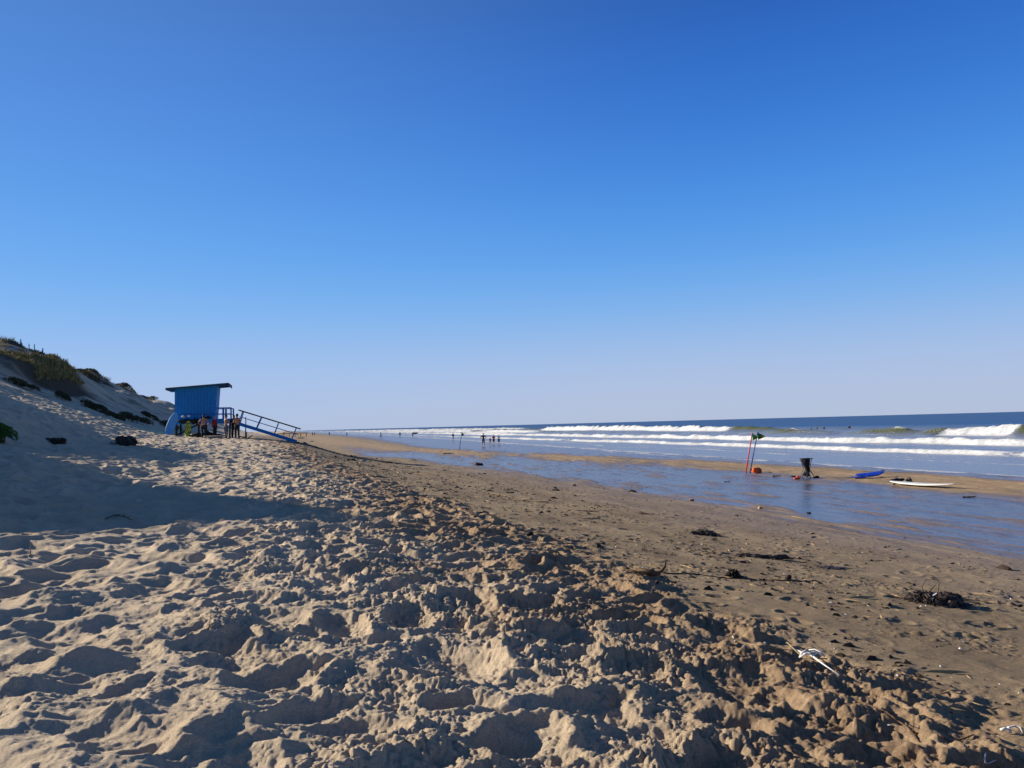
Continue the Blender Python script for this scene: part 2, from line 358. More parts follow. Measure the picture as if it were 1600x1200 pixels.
for nm, sel in (('beach', T_ >= split), ('dunes', T_ < split)):
    # quads belong to one side by their first vertex
    keepv = (T_ < 62) & (S_ > -400)
    i = np.arange(nr-1)[:, None]; j = np.arange(nc-1)[None, :]
    q = np.stack([i*nc+j, i*nc+j+1, (i+1)*nc+j+1, (i+1)*nc+j], -1).reshape(-1, 4)
    q = q[keepv[q].all(1) & sel[q[:, 0]]]
    used = np.zeros(len(V), bool); used[q.ravel()] = True; idx = np.cumsum(used)-1
    VV = V[used]; q = idx[q]
    me = bpy.data.meshes.new(nm)
    me.vertices.add(len(VV)); me.vertices.foreach_set('co', VV.astype(np.float32).ravel())
    me.loops.add(q.size); me.loops.foreach_set('vertex_index', q.astype(np.int32).ravel())
    me.polygons.add(len(q)); me.polygons.foreach_set('loop_start', (np.arange(len(q))*4).astype(np.int32))
    me.polygons.foreach_set('loop_total', np.full(len(q), 4, np.int32)); me.polygons.foreach_set('use_smooth', np.ones(len(q), bool))
    me.update(calc_edges=True); me.flip_normals()
    for a_, v_ in (('damp', DMC), ('wet', wet), ('firm', firm), ('veg', veg)): add_attr(me, a_, v_[used])
    tag(put(nm, me, None, mS), kind='structure')

# ------------------------------------------------------------------ water
def water_mat(name, deep, bump_s, rough, foam_attr=True, film=False):
    m = bpy.data.materials.new(name); m.use_nodes = True; n = m.node_tree.nodes; l = m.node_tree.links
    b = n['Principled BSDF']; geo = n.new('ShaderNodeNewGeometry')
    def noise(scale, det, vec=None, rough=.55):
        z = n.new('ShaderNodeTexNoise'); z.inputs['Scale'].default_value = scale; z.inputs['Detail'].default_value = det; z.inputs['Roughness'].default_value = rough
        l.new(vec or geo.outputs['Position'], z.inputs['Vector']); return z.outputs['Fac']
    mp = n.new('ShaderNodeMapping'); mp.vector_type = 'TEXTURE'; mp.inputs['Rotation'].default_value = (0, 0, -AZ); mp.inputs['Scale'].default_value = (1, 2.6, 1)
    l.new(geo.outputs['Position'], mp.inputs['Vector'])
    b.inputs['Roughness'].default_value = rough; b.inputs['IOR'].default_value = 1.33
    bmp = n.new('ShaderNodeBump'); bmp.inputs['Strength'].default_value = bump_s; bmp.inputs['Distance'].default_value = .05
    ad = n.new('ShaderNodeMath'); ad.operation = 'ADD'
    l.new(noise(2.6, 6, mp.outputs[0], .6), ad.inputs[0]); l.new(noise(.6, 5, mp.outputs[0], .6), ad.inputs[1]); l.new(ad.outputs[0], bmp.inputs['Height'])
    if film:
        l.new(bmp.outputs[0], b.inputs['Normal'])
        out = n['Material Output']; gl = n.new('ShaderNodeBsdfGlossy'); gl.inputs['Roughness'].default_value = rough
        tr = n.new('ShaderNodeBsdfTransparent'); tr.inputs['Color'].default_value = (.86, .84, .82, 1)
        fr = n.new('ShaderNodeFresnel'); fr.inputs['IOR'].default_value = 1.33
        l.new(bmp.outputs[0], gl.inputs['Normal']); l.new(bmp.outputs[0], fr.inputs['Normal'])
        fm_ = n.new('ShaderNodeMath'); fm_.operation = 'MULTIPLY'; fm_.inputs[1].default_value = .44; l.new(fr.outputs[0], fm_.inputs[0])
        ms = n.new('ShaderNodeMixShader'); l.new(fm_.outputs[0], ms.inputs[0]); l.new(tr.outputs[0], ms.inputs[1]); l.new(gl.outputs[0], ms.inputs[2])
        l.new(ms.outputs[0], out.inputs['Surface']); return m
    l.new(bmp.outputs[0], b.inputs['Normal'])
    def attr(a): q = n.new('ShaderNodeAttribute'); q.attribute_name = a; return q.outputs['Fac']
    def mix(f, a, c):
        q = n.new('ShaderNodeMix'); q.data_type = 'RGBA'; l.new(f, q.inputs[0])
        for s_, v in ((q.inputs[6], a), (q.inputs[7], c)):
            if isinstance(v, tuple): s_.default_value = (*v, 1)
            else: l.new(v, s_)
        return q.outputs[2]
    col = mix(attr('far'), (.25, .25, .265), deep)
    col = mix(attr('green'), col, (.085, .095, .040))
    # foam broken up by fine noise
    nz = noise(5.5, 6, mp.outputs[0], .7)
    a = n.new('ShaderNodeMath'); a.operation = 'ADD'; l.new(attr('foam'), a.inputs[0])
    s2 = n.new('ShaderNodeMath'); s2.operation = 'MULTIPLY_ADD'; l.new(nz, s2.inputs[0]); s2.inputs[1].default_value = 1.5; s2.inputs[2].default_value = -.75
    l.new(s2.outputs[0], a.inputs[1])
    mr = n.new('ShaderNodeMapRange'); mr.inputs[1].default_value = .38; mr.inputs[2].default_value = .62; l.new(a.outputs[0], mr.inputs[0])
    fmx = n.new('ShaderNodeMapRange'); fmx.inputs[1].default_value = .35; fmx.inputs[2].default_value = .65; l.new(noise(2.2, 6, None, .7), fmx.inputs[0])
    col = mix(mr.outputs[0], col, mix(fmx.outputs[0], (.40, .42, .43), (.64, .64, .62)))
    l.new(col, b.inputs['Base Color'])
    rr = n.new('ShaderNodeMapRange'); rr.inputs[3].default_value = rough; rr.inputs[4].default_value = .8; l.new(mr.outputs[0], rr.inputs[0])
    df = n.new('ShaderNodeBsdfDiffuse'); l.new(col, df.inputs['Color']); l.new(bmp.outputs[0], df.inputs['Normal'])
    gl = n.new('ShaderNodeBsdfGlossy'); l.new(rr.outputs[0], gl.inputs['Roughness']); l.new(bmp.outputs[0], gl.inputs['Normal'])
    fr = n.new('ShaderNodeFresnel'); fr.inputs['IOR'].default_value = 1.33; l.new(bmp.outputs[0], fr.inputs['Normal'])
    cap = n.new('ShaderNodeMapRange'); cap.inputs[1].default_value = 0; cap.inputs[2].default_value = 1; cap.inputs[3].default_value = .01
    cf = n.new('ShaderNodeMapRange'); cf.inputs[3].default_value = .58; cf.inputs[4].default_value = .24; l.new(attr('far'), cf.inputs[0]); gm = n.new('ShaderNodeMapRange'); gm.inputs[3].default_value = 1.0; gm.inputs[4].default_value = .15; l.new(attr('green'), gm.inputs[0]); gq = n.new('ShaderNodeMath'); gq.operation = 'MULTIPLY'; l.new(cf.outputs[0], gq.inputs[0]); l.new(gm.outputs[0], gq.inputs[1]); l.new(gq.outputs[0], cap.inputs[4])
    l.new(fr.outputs[0], cap.inputs[0])
    nf = n.new('ShaderNodeMath'); nf.operation = 'SUBTRACT'; nf.inputs[0].default_value = 1; l.new(mr.outputs[0], nf.inputs[1])
    ff = n.new('ShaderNodeMath'); ff.operation = 'MULTIPLY'; l.new(cap.outputs[0], ff.inputs[0]); l.new(nf.outputs[0], ff.inputs[1])
    ms = n.new('ShaderNodeMixShader'); l.new(ff.outputs[0], ms.inputs[0]); l.new(df.outputs[0], ms.inputs[1]); l.new(gl.outputs[0], ms.inputs[2]); l.new(ms.outputs[0], n['Material Output'].inputs['Surface'])
    return m

BR = []   # breakers: (t, height, s envelope [(s, h)], foam envelope [(s, f)], front width, back width)
BR.append((45.6, .32, [(-50, 1), (30, 1), (40, .9), (80, .95), (150, .9), (260, .6), (400, .5)], [(-50, 1), (36, 1), (39.6, .9), (41, .1), (42, .9), (60, 1), (118, 1), (125, .2), (133, 1), (170, .8), (240, .5), (400, .6)], .35, 1.4))
BR.append((60.5, .52, [(-50, 1), (60, 1), (200, .95), (400, .9)], [(-50, 1), (400, 1)], .5, 2.0))
BR.append((84.0, 1.12, [(-50, .8), (68, .85), (74, 1.0), (84, 1.0), (88, .6), (93, .95), (98, .6), (104, .35), (110, .5), (117, .75), (124, .5), (132, .3), (150, .25), (240, .5), (300, .9), (420, .8)],
           [(-50, .2), (72.5, 0), (74.5, 1), (83.5, 1), (84.3, .0), (150, 0), (250, .3), (280, 1), (330, 1), (345, .3), (380, 1), (500, 1)], .9, 3.2))
BR.append((108.0, 1.45, [(-50, .2), (150, .3), (165, .7), (185, .9), (320, 1.15), (330, .9), (340, .3), (420, .8)], [(-50, 0), (172, 0), (180, 1), (330, 1), (338, 0), (400, .3), (450, 1), (600, 1)], .9, 3.2))
BR.append((135.0, 1.3, [(-50, .15), (300, .2), (420, .5), (470, 1), (560, 1), (600, .4), (660, 1), (900, 1)], [(-50, 0), (420, 0), (460, 1), (560, 1), (600, 0), (650, 1), (760, 1), (800, 0), (850, 1), (1200, 1)], 1.0, 3.5))
BR.append((165.0, 1.0, [(-50, .2), (600, .3), (700, 1), (1500, 1)], [(-50, 0), (650, 0), (700, 1), (900, 1), (940, 0), (1000, 1), (1600, 1)], 1.0, 3.5))
BR.append((72.0, .5, [(-50, .2), (220, .2), (260, 1), (600, 1)], [(-50, 0), (230, 0), (270, 1), (600, .9)], .5, 2.0))

angs = np.radians(np.concatenate([np.arange(-60, -24, 2.0), np.arange(-24, 40, .10), np.arange(40, 130, 3)]))
rs = np.concatenate([np.exp(np.arange(math.log(20), math.log(330), .0034)), np.exp(np.arange(math.log(331), math.log(1200), .012)), np.geomspace(1210, 32000, 60)])
X, Y = polar(rs, angs); nr, nc = len(rs), len(angs)
print('sea verts', len(X))
S_, T_ = st(X, Y); rr_ = np.hypot(X, Y)
wav = 0.0
Tw = T_+fbm(S_/14, T_*0+3, 71, 3)*1.3+fbm(S_/2.2, T_/6, 72, 2)*.25
Hh = fbm(S_/12, T_/2.6, 73, 4)*.10*sstep(36, 60, T_)+fbm(S_/60, T_/14, 74, 3)*.22*sstep(60, 110, T_)+fbm(S_/3, T_/1.3, 78, 3)*.045*sstep(32, 50, T_)
foam = np.zeros_like(X); green = np.zeros_like(X)
lump = fbm(S_/1.7, T_/1.1, 75, 5); lump2 = fbm(S_/3.0, T_*0+9, 76, 3)
for k, (tc, h, se, fe, wf, wb) in enumerate(BR):
    hs_ = h*np.interp(S_, [q[0] for q in se], [q[1] for q in se])*(1+.28*lump2)
    fs = np.interp(S_, [q[0] for q in fe], [q[1] for q in fe])
    tt = Tw+fbm(S_/30, T_*0+k*7, 77, 2)*1.4-tc
    fr = tt < 0
    wfr = wf*(1.25-.5*fs)*(1.6 if h > 1 else 1.2)
    prof = np.where(fr, np.exp(-(tt/wfr)**2), np.exp(-(tt/wb)**2))
    Hh = Hh+hs_*prof*(1+.22*fs*lump)+fs*.35*h*lump*np.exp(-(tt/wf)**2)*.5
    fm = fs*np.where(fr, sstep(-wfr*2.3, -wfr*1.8, tt), np.exp(-(tt/(wb*.33))**2))*(.92+.35*fbm(S_/4.5, T_*0+k*3, 85, 3))
    foam = np.maximum(foam, fm*1.05)
    # lace left behind and spume ahead
    foam = np.maximum(foam, fs*.42*np.where(fr, np.exp(-(tt/(wb*1.4))**2), np.exp(-(tt/(wb*2.2))**2)))
    if h > 1: green = np.maximum(green, np.clip(1.3*(1-fs)*np.exp(-((tt+.5)/1.8)**2)*np.clip(hs_/.95, 0, 1)**1.3, 0, 1))
# foam flecks at the two green crests
for sc_, tc_, w_, a_ in ((92.5, 83.6, 2.0, .8), (116.5, 83.6, 3.8, .7)):
    q = np.exp(-((S_-sc_)/w_)**2)*np.exp(-((Tw-tc_-.2)/.7)**2); foam = np.maximum(foam, a_*q*(.9+.5*lump)); Hh = Hh+.3*q*np.clip(lump+.3, 0, 1)
zone = sstep(33, 42, T_)*sstep(125, 70, T_)
foam = np.maximum(foam, zone*(.30+.30*fbm(S_/7, T_/1.4, 81, 4)))
bed = base(X, Y); dep = Hh-bed
foam = np.maximum(foam, sstep(.05, .0, dep+fbm(S_/3, T_, 82, 3)*.012)*.62*sstep(26, 29, T_))
sw = np.exp(-((T_-39-fbm(S_/16, T_*0, 83, 3)*2.6)/.6)**2)*(.5+.4*fbm(S_/5, T_/2, 84, 3)); foam = np.maximum(foam, sw)
far = sstep(60, 180, T_)
V = np.stack([X, Y, Hh], 1)
keep = (T_ > 24) & (dep > -.35)
me, used = grid_mesh('sea', V, nr, nc, keep)
me.flip_normals()
for a_, v_ in (('foam', foam), ('green', green), ('far', far)): add_attr(me, a_, v_[used])
tag(put('sea', me, None, water_mat('sea_water', (.018, .075, .20), 1.0, .22)), kind='structure')

# shallow standing water of the runnel and the wet flat
angs = np.radians(np.arange(-40, 44, .5)); rs = np.geomspace(9, 260, 160)
X, Y = polar(rs, angs); S_, T_ = st(X, Y)
keep = (T_ > 3.5) & (T_ < np.interp(S_, [0, 18, 40, 60, 82, 105, 180], [28, 27, 26, 22.6, 18, 14.5, 9])) & (S_ < 160)
me, used = grid_mesh('tide_pool', np.stack([X, Y, X*0+POOL], 1), len(rs), len(angs), keep); me.flip_normals()
tag(put('tide_pool', me, None, water_mat('shallow_water', (.05, .05, .05), 1.0, .12, film=True)), kind='structure')

# ------------------------------------------------------------------ mesh builders
class MB:
    def __init__(s): s.b = bmesh.new()
    def box(s, c, d, R=None, bev=0):
        r = bmesh.ops.create_cube(s.b, size=1.0); vs = r['verts']
        M = Matrix.Translation(c) @ (R.to_4x4() if R else Matrix()) @ Matrix.Diagonal((*d, 1))
        bmesh.ops.transform(s.b, matrix=M, verts=vs)
        if bev:
            es = list({e for v in vs for e in v.link_edges}); bmesh.ops.bevel(s.b, geom=es, offset=bev, segments=2, affect='EDGES', profile=.5)
        return s
    def bar(s, a, b, w, h=None, up=(0, 0, 1), bev=0):
        a = Vector(a); b = Vector(b); z = (b-a); L = z.length; z.normalize(); u = Vector(up)
        if abs(z.dot(u)) > .98: u = Vector((1, 0, 0))
        x = u.cross(z).normalized(); y = z.cross(x)
        R = Matrix((x, y, z)).transposed(); return s.box((a+b)/2, (w, h or w, L), R, bev)
    def tube(s, pts, rad, n=8, closed=True, flat=1.0):
        pts = [Vector(p) for p in pts]; rad = rad if hasattr(rad, '__len__') else [rad]*len(pts)
        rings = []; prev = None
        for i, p in enumerate(pts):
            t = (pts[min(i+1, len(pts)-1)]-pts[max(i-1, 0)])
            if t.length < 1e-7: t = Vector((0, 0, 1))
            t.normalize()
            if prev is None: prev = t.orthogonal().normalized()
            u = (prev-t*prev.dot(t))
            u = u.normalized() if u.length > 1e-5 else t.orthogonal().normalized()
            prev = u; v = t.cross(u)
            rings.append([s.b.verts.new(p+(u*math.cos(a)+v*math.sin(a)*flat)*rad[i]) for a in [2*math.pi*k/n for k in range(n)]])
        for r0, r1 in zip(rings, rings[1:]):
            for k in range(n): s.b.faces.new((r0[k], r0[(k+1) % n], r1[(k+1) % n], r1[k]))
        if closed: s.b.faces.new(rings[0][::-1]); s.b.faces.new(rings[-1])
        return s
    def ball(s, c, r, sub=2, R=None):
        q = bmesh.ops.create_icosphere(s.b, subdivisions=sub, radius=1.0)
        r = r if hasattr(r, '__len__') else (r, r, r)
        bmesh.ops.transform(s.b, matrix=Matrix.Translation(c) @ (R.to_4x4() if R else Matrix()) @ Matrix.Diagonal((*r, 1)), verts=q['verts']); return s
    def face(s, pts): s.b.faces.new([s.b.verts.new(p) for p in pts]); return s
    def jitter(s, a, sc_=3.0, seed=0):
        for v in s.b.verts:
            from mathutils import noise as mn_
            v.co += mn_.noise_vector(v.co*sc_+Vector((seed, seed*2, 0)))*a
        return s
    def mesh(s, name):
        bmesh.ops.recalc_face_normals(s.b, faces=s.b.faces); me = bpy.data.meshes.new(name); s.b.to_mesh(me); s.b.free(); return me
    def build(s, name, m, parent=None, smooth=False): return put(name, s.mesh(name), parent, m, smooth)
def remeshed(mb, name, vox, m, parent=None, smooth_it=4, extra=None):
    me = mb.mesh(name+'_raw'); o = bpy.data.objects.new('tmp', me); C.objects.link(o)
    r = o.modifiers.new('r', 'REMESH'); r.mode = 'VOXEL'; r.voxel_size = vox; r.use_smooth_shade = True
    q = o.modifiers.new('s', 'SMOOTH'); q.iterations = smooth_it; q.factor = .5
    dg = bpy.context.evaluated_depsgraph_get(); dg.update()
    me2 = bpy.data.meshes.new_from_object(o.evaluated_get(dg)); me2.name = name
    bpy.data.objects.remove(o); bpy.data.meshes.remove(me)
    if extra:
        b = bmesh.new(); b.from_mesh(me2); ex = extra.mesh('ex'); b.from_mesh(ex); b.to_mesh(me2); b.free(); bpy.data.meshes.remove(ex)
    return put(name, me2, parent, m, True)
def local(root, v): return v

BLUE = mat('hut_blue_paint', (.014, .26, .60), .62, .14, 5, .3, bump=.3)
BLUE2 = mat('rail_blue_paint', (.014, .15, .42), .6, .12, 9, .3)
DARKWOOD = mat('weathered_dark_wood', (.045, .035, .03), .85, .25, 14, bump=.5)
ROOFM = mat('roof_felt', (.11, .115, .13), .85, .2, 6, bump=.3)
GREYWOOD = mat('grey_driftwood', (.33, .28, .22), .85, .25, 22, bump=.6)
BLACK = mat('black_cloth', (.012, .012, .014), .75, .2, 18, bump=.4)
NEO = mat('black_neoprene', (.014, .015, .018), .55, .2, 12)
WEED = mat('dark_seaweed', (.022, .016, .012), .55, .3, 30, .4, col2=(.06, .035, .018))
TWIG = mat('brown_twig', (.16, .09, .045), .8, .25, 30, bump=.4)
STRAW = mat('pale_straw', (.40, .28, .13), .8, .2, 40)
WHITEP = mat('bleached_white', (.72, .70, .66), .6, .12, 20)
ORANGE = mat('orange_fabric', (.85, .13, .015), .6, .12, 15, bump=.4)

# ------------------------------------------------------------------ lifeguard hut
hp = at_d(273, 60.0); hz0 = hp.z
hut = empty('lifeguard_hut', (hp.x, hp.y, hz0), -AZ*0, 'raised blue wooden lifeguard hut with sloping roof, deck and ramp under the dune', 'lifeguard hut')
hut.rotation_euler = (0, 0, math.atan2(NY, NX))       # local x seawards, local y along the coast
DK = CAM_H+1.12-hz0; TOPL = CAM_H+3.46-hz0; TOPR = CAM_H+3.70-hz0; DEP = 2.9
def Z(a, x0=0.0, x1=3.08): return TOPL+(TOPR-TOPL)*(a/x1)
w = MB()
XR = 3.08; XB = 2.86
prof = [(0, DK-.28), (XB, DK-.28), (XR, TOPR), (0, TOPL)]
for y0, y1 in ((0, .06), (DEP-.06, DEP)):
    lo = [w.b.verts.new((x, y0, z)) for x, z in prof]; hi = [w.b.verts.new((x, y1, z)) for x, z in prof]
    w.b.faces.new(lo[::-1]); w.b.faces.new(hi)
    for k in range(4): w.b.faces.new((lo[k], lo[(k+1) % 4], hi[(k+1) % 4], hi[k]))
w.box((.03, DEP/2, (DK-.28+TOPL)/2), (.06, DEP-.12, TOPL-DK+.28))
w.bar((XB-.03, DEP/2, DK-.28), (XR-.03, DEP/2, TOPR), DEP-.12, .06, up=(1, 0, 0))
w.build('wall', BLUE, hut)
b = MB()
for k in range(1, 12): b.box((k*.235, -.010, (DK+Z(k*.235))/2), (.022, .02, Z(k*.235)-DK-.05))
b.build('batten', BLUE2, hut)
MB().box((XB/2+.02, -.028, DK+.35), (XB+.02, .05, .09)).build('trim_board', BLUE2, hut)
r = MB(); sl = math.atan2(TOPR-TOPL, XR); RR = Matrix.Rotation(-sl, 3, 'Y')
r.box((XR/2+.13, DEP/2, (TOPL+TOPR)/2+.05), (4.5, DEP+.8, .07), RR)
rf = r.build('roof', ROOFM, hut)
f = MB()
f.box((XR/2+.02+.11+2.25*math.cos(sl), DEP/2, (TOPL+TOPR)/2+.05+2.25*math.sin(sl)-.10), (.05, DEP+.8, .24), RR)
f.build('fascia', ROOFM, rf); f = MB()
f.box((XR/2+.02+.11-2.25*math.cos(sl), DEP/2, (TOPL+TOPR)/2+.05-2.25*math.sin(sl)-.05), (.05, DEP+.8, .16), RR)
f.build('fascia', ROOFM, rf)
rb = MB()
for k in range(5): rb.bar((-.45, .1+k*.67, Z(-.45)-.06), (XR+.7, .1+k*.67, Z(XR+.7)-.06), .06, .1)
rb.build('rafter', BLUE2, rf)
d = MB(); DL = 4.05
d.box((DL/2, DEP/2, DK-.32), (DL+.1, DEP+.1, .06))
d.build('deck', BLUE, hut)
sk = MB(); sk.box((DL/2, -.06, DK-.22), (DL+.1, .05, .36)); sk.box((DL+.08, DEP/2, DK-.22), (.05, DEP, .36)); sk.build('deck_skirt', BLUE, hut)
for (x, y) in ((.1, .12), (1.7, .12), (2.8, .12), (3.95, .12), (.1, DEP-.15), (2.0, DEP-.15), (3.95, DEP-.15)):
    MB().box((x, y, (DK-.35-.8)/2), (.13, .13, DK-.35+.8)).build('leg', DARKWOOD, hut)
br = MB(); br.bar((.1, .2, .1), (1.7, .2, DK-.4), .05, .12); br.bar((2.8, .2, -.1), (1.7, .2, DK-.4), .05, .12); br.build('cross_brace', DARKWOOD, hut)
for yy in (0.0, DEP-.06):
    rl = MB(); rl.bar((XB+.03, yy, DK+.80), (DL+.02, yy, DK+.80), .10, .07); rl.build('handrail', BLUE2, hut)
    rl = MB(); rl.bar((XB+.03, yy, DK+.34), (DL+.02, yy, DK+.34), .08, .05); rl.build('lower_rail', BLUE2, hut)
    MB().box((XB+.62, yy+.01, DK+.27), (.14, .05, 1.0)).build('rail_post', BLUE2, hut)
    MB().box((DL, yy+.01, DK+.27), (.11, .09, 1.06)).build('rail_post', BLUE2, hut)
# ramp down to the beach on the seaward side
def hl(px, py, yl=0.0):       # point of the hut's near plane (local y = yl) seen at a pixel
    v = P_ray(px, py); o0 = Vector((hp.x, hp.y, 0))+Vector((CX, CY, 0))*yl; nrm = Vector((CX, CY, 0))
    k = o0.dot(nrm)/v.dot(nrm); p = Vector((0, 0, CAM_H))+v*k; dlt = p-Vector((hp.x, hp.y, hz0))
    return Vector((dlt.x*NX+dlt.y*NY, yl, dlt.z))
a = hl(372, 661.5); c = hl(464, 690.0); a.y = c.y = 0
sd = (c-a).normalized(); upv = Vector((-sd.z, 0, sd.x))
ramp = MB(); ramp.bar(a+Vector((0, .75, 0)), c+Vector((0, .75, 0)), 1.4, .05, up=(0, 0, 1)).build('ramp', BLUE, hut)
for yy in (0, 1.5):
    o = Vector((0, yy, 0))
    MB().bar(a+o-upv*.02, c+o-upv*.02, .06, .24).build('side_beam', BLUE, ramp if not isinstance(ramp, MB) else bpy.data.objects['ramp'])
    rp = bpy.data.objects['ramp']
    ta = hl(372.5, 640.5)+o; tb = hl(470, 670.3)+o
    MB().bar(ta, tb, .11, .09).build('ramp_handrail', DARKWOOD, rp)
    m0 = hl(374, 651)+o; m1 = hl(466, 679)+o
    MB().bar(m0, m1, .06, .06).build('middle_rail', BLUE2, rp)
    for (x0, y0, x1, y1) in ((379, 643, 374, 660), (408, 652.5, 400.5, 669), (435, 661, 429, 677), (463, 669, 456, 686)):
        MB().bar(hl(x0, y0)+o, hl(x1, y1)+o, .09, .07).build('ramp_post', BLUE2, rp)

# ------------------------------------------------------------------ surfboards
def board_mesh(L, W, th, rocker=.06, nose=.5, tail=.35):
    b = bmesh.new(); n = 26; m_ = 12; rings = []
    for i in range(n+1):
        u = i/n; x = (u-.5)*L
        w_ = W/2*max(.02, (1-abs(2*u-1)**2.3)**.62)*(1-.10*(u-.5))
        if u < .5: w_ = max(w_, W/2*tail*min(1, (u+.004)*9)**.5*.999) if u < .12 else w_
        z0 = rocker*(2*u-1)**2*(1.6 if u > .5 else .6)
        tt = th*(.35+.65*(1-abs(2*u-1)**2))
        rings.append([b.verts.new((x, w_*math.cos(a_), z0+tt/2*math.copysign(abs(math.sin(a_))**.8, math.sin(a_)))) for a_ in [2*math.pi*k/m_ for k in range(m_)]])
    for r0, r1 in zip(rings, rings[1:]):
        for k in range(m_): b.faces.new((r0[k], r0[(k+1) % m_], r1[(k+1) % m_], r1[k]))
    b.faces.new(rings[0][::-1]); b.faces.new(rings[-1])
    bmesh.ops.recalc_face_normals(b, faces=b.faces)
    me = bpy.data.meshes.new('surfboard'); b.to_mesh(me); b.free(); return me
def fin(parent, m, x, y=0, z=-.03, h=.14):
    b = MB(); n = 6
    p = [(x-.08, 0), (x+.06, 0), (x-.02, -h*.6), (x-.12, -h)]
    lo = [b.b.verts.new((q[0], y-.008, z+q[1])) for q in p]; hi = [b.b.verts.new((q[0], y+.008, z+q[1])) for q in p]
    b.b.faces.new(lo); b.b.faces.new(hi[::-1])
    for k in range(4): b.b.faces.new((lo[k], hi[k], hi[(k+1) % 4], lo[(k+1) % 4]))
    return b.build('fin', m, parent)
BB = mat('blue_soft_board', (.10, .38, .75), .5, .12, 6)
BBD = mat('deep_blue_board', (.012, .055, .45), .42, .12, 6)
WB = mat('white_board', (.72, .70, .62), .4, .06, 5)
PEB = mat('pale_board', (.70, .62, .50), .5, .08, 6)

def place_board(name_label, L, W, th, loc, rot, m, group=None, fins=1, fm=None, deckpad=None, fin_up=False):
    r = empty('surfboard', loc, 0, name_label, 'surfboard', group); r.rotation_euler = rot
    put('board', board_mesh(L, W, th), r, m, True)
    for k in range(fins): fin(r, fm or BLACK, -L*.42, (k-(fins-1)/2)*.12)
    if deckpad: MB().box((-L*.33, 0, th/2+.012), (.3, W*.55, .012), bev=.004).build('traction_pad', deckpad, r)
    return r
# tall blue board leaning against the hut corner
p0 = at_d(268, 59.2); L = 1.95
r1 = empty('surfboard', (p0.x, p0.y, p0.z+.93), 0, 'tall blue surfboard leaning upright against the landward corner of the hut', 'surfboard')
r1.rotation_euler = Matrix((Vector((.27, .18, .95)).normalized(), Vector((.95, .1, -.3)).normalized(), Vector((.27, .18, .95)).normalized().cross(Vector((.95, .1, -.3)).normalized()))).transposed().to_euler()
X1 = Vector((.27, .22, .94)).normalized(); Z1 = Vector((.45, -.88, 0)); Z1 = (Z1-X1*Z1.dot(X1)).normalized(); Y1 = Z1.cross(X1)
r1.rotation_euler = Matrix((X1, Y1, Z1)).transposed().to_euler()
put('board', board_mesh(L, .62, .08), r1, BB, True)
fin(r1, BLACK, -L*.42)
fin(r1, BLACK, -L*.40, .14)
# speckled green board
m = bpy.data.materials.new('speckled_green'); m.use_nodes = True; n = m.node_tree.nodes; l = m.node_tree.links
tc = n.new('ShaderNodeTexCoord'); vo = n.new('ShaderNodeTexVoronoi'); vo.inputs['Scale'].default_value = 12; l.new(tc.outputs['Object'], vo.inputs['Vector'])
cr_ = n.new('ShaderNodeValToRGB'); cr_.color_ramp.elements[0].position = .42; cr_.color_ramp.elements[0].color = (.66, .72, .03, 1); cr_.color_ramp.elements[1].position = .54; cr_.color_ramp.elements[1].color = (.02, .045, .012, 1)
l.new(vo.outputs['Distance'], cr_.inputs[0]); l.new(cr_.outputs[0], n['Principled BSDF'].inputs['Base Color']); n['Principled BSDF'].inputs['Roughness'].default_value = .5
p0 = at_d(293.5, 58.8)
r2 = empty('bodyboard', (p0.x, p0.y, p0.z+.62), 0, 'green and black speckled bodyboard standing upright beside the leaning blue board', 'bodyboard')
X1 = Vector((.03, .12, .99)).normalized(); Z1 = Vector((-.42, -.95, 0)); Z1 = (Z1-X1*Z1.dot(X1)).normalized(); Y1 = Z1.cross(X1)
r2.rotation_euler = Matrix((X1, Y1, Z1)).transposed().to_euler()
put('board', board_mesh(1.32, .66, .07, .02, tail=.8), r2, m, True)
lb = MB().tube([(-.66, 0, .03), (-.70, .1, .05), (-.66, .2, .04), (-.60, .1, .05)], .012, 6).build('leash', BLACK, r2)

# gear hanging and lying on the deck edge of the hut
def bundle(label, cat, nm, loc, size, m, seed, group=None, strap=None, vox=.03):
    rr = random.Random(seed); b = MB()
    for k in range(7):
        b.ball((rr.uniform(-.5, .5)*size[0], rr.uniform(-.4, .4)*size[1], size[2]*rr.uniform(.18, .6)), (size[0]*rr.uniform(.22, .4), size[1]*rr.uniform(.3, .5), size[2]*rr.uniform(.2, .42)), 2)
    b.jitter(min(size)*.12, 6, seed)
    if strap is None:
        o = remeshed(b, nm, min(vox, min(size)*.12), m, None, 2); o.location = loc; return tag(o, label, cat, group)
    r = empty(nm, loc, 0, label, cat, group)
    remeshed(b, 'body', min(vox, min(size)*.12), m, r, 2)
    MB().tube([(-size[0]*.4, 0, size[2]*.5), (-size[0]*.2, -.03, size[2]*1.05), (size[0]*.15, -.03, size[2]*1.08), (size[0]*.35, 0, size[2]*.5)], .014, 6).build('strap', strap, r)
    return r
def hw(x, y, z): return hut.matrix_basis @ Vector((x, y, z))
WHT = mat('white_cloth', (.75, .74, .72), .8, .08, 10)
ps = at_d(288, 58.95, 652)
DKT = DK-.29
bundle('dark backpack hanging on the hut wall between the speckled board and the bare-backed man', 'backpack', 'backpack', hw(1.55, -.22, DK-.45), (.5, .26, .55), BLACK, 3, strap=NEO)
bundle('dark wetsuit bundle piled on the sand under the hut behind the bare-backed man', 'wetsuit', 'wetsuit_bundle', tuple(at_d(322, 60.6)), (1.5, .6, .5), NEO, 5)
bundle('low heap of dark bags under the hut beside the speckled board', 'bag heap', 'bag_heap', tuple(at_d(306, 60.9)), (1.1, .6, .45), BLACK, 6)
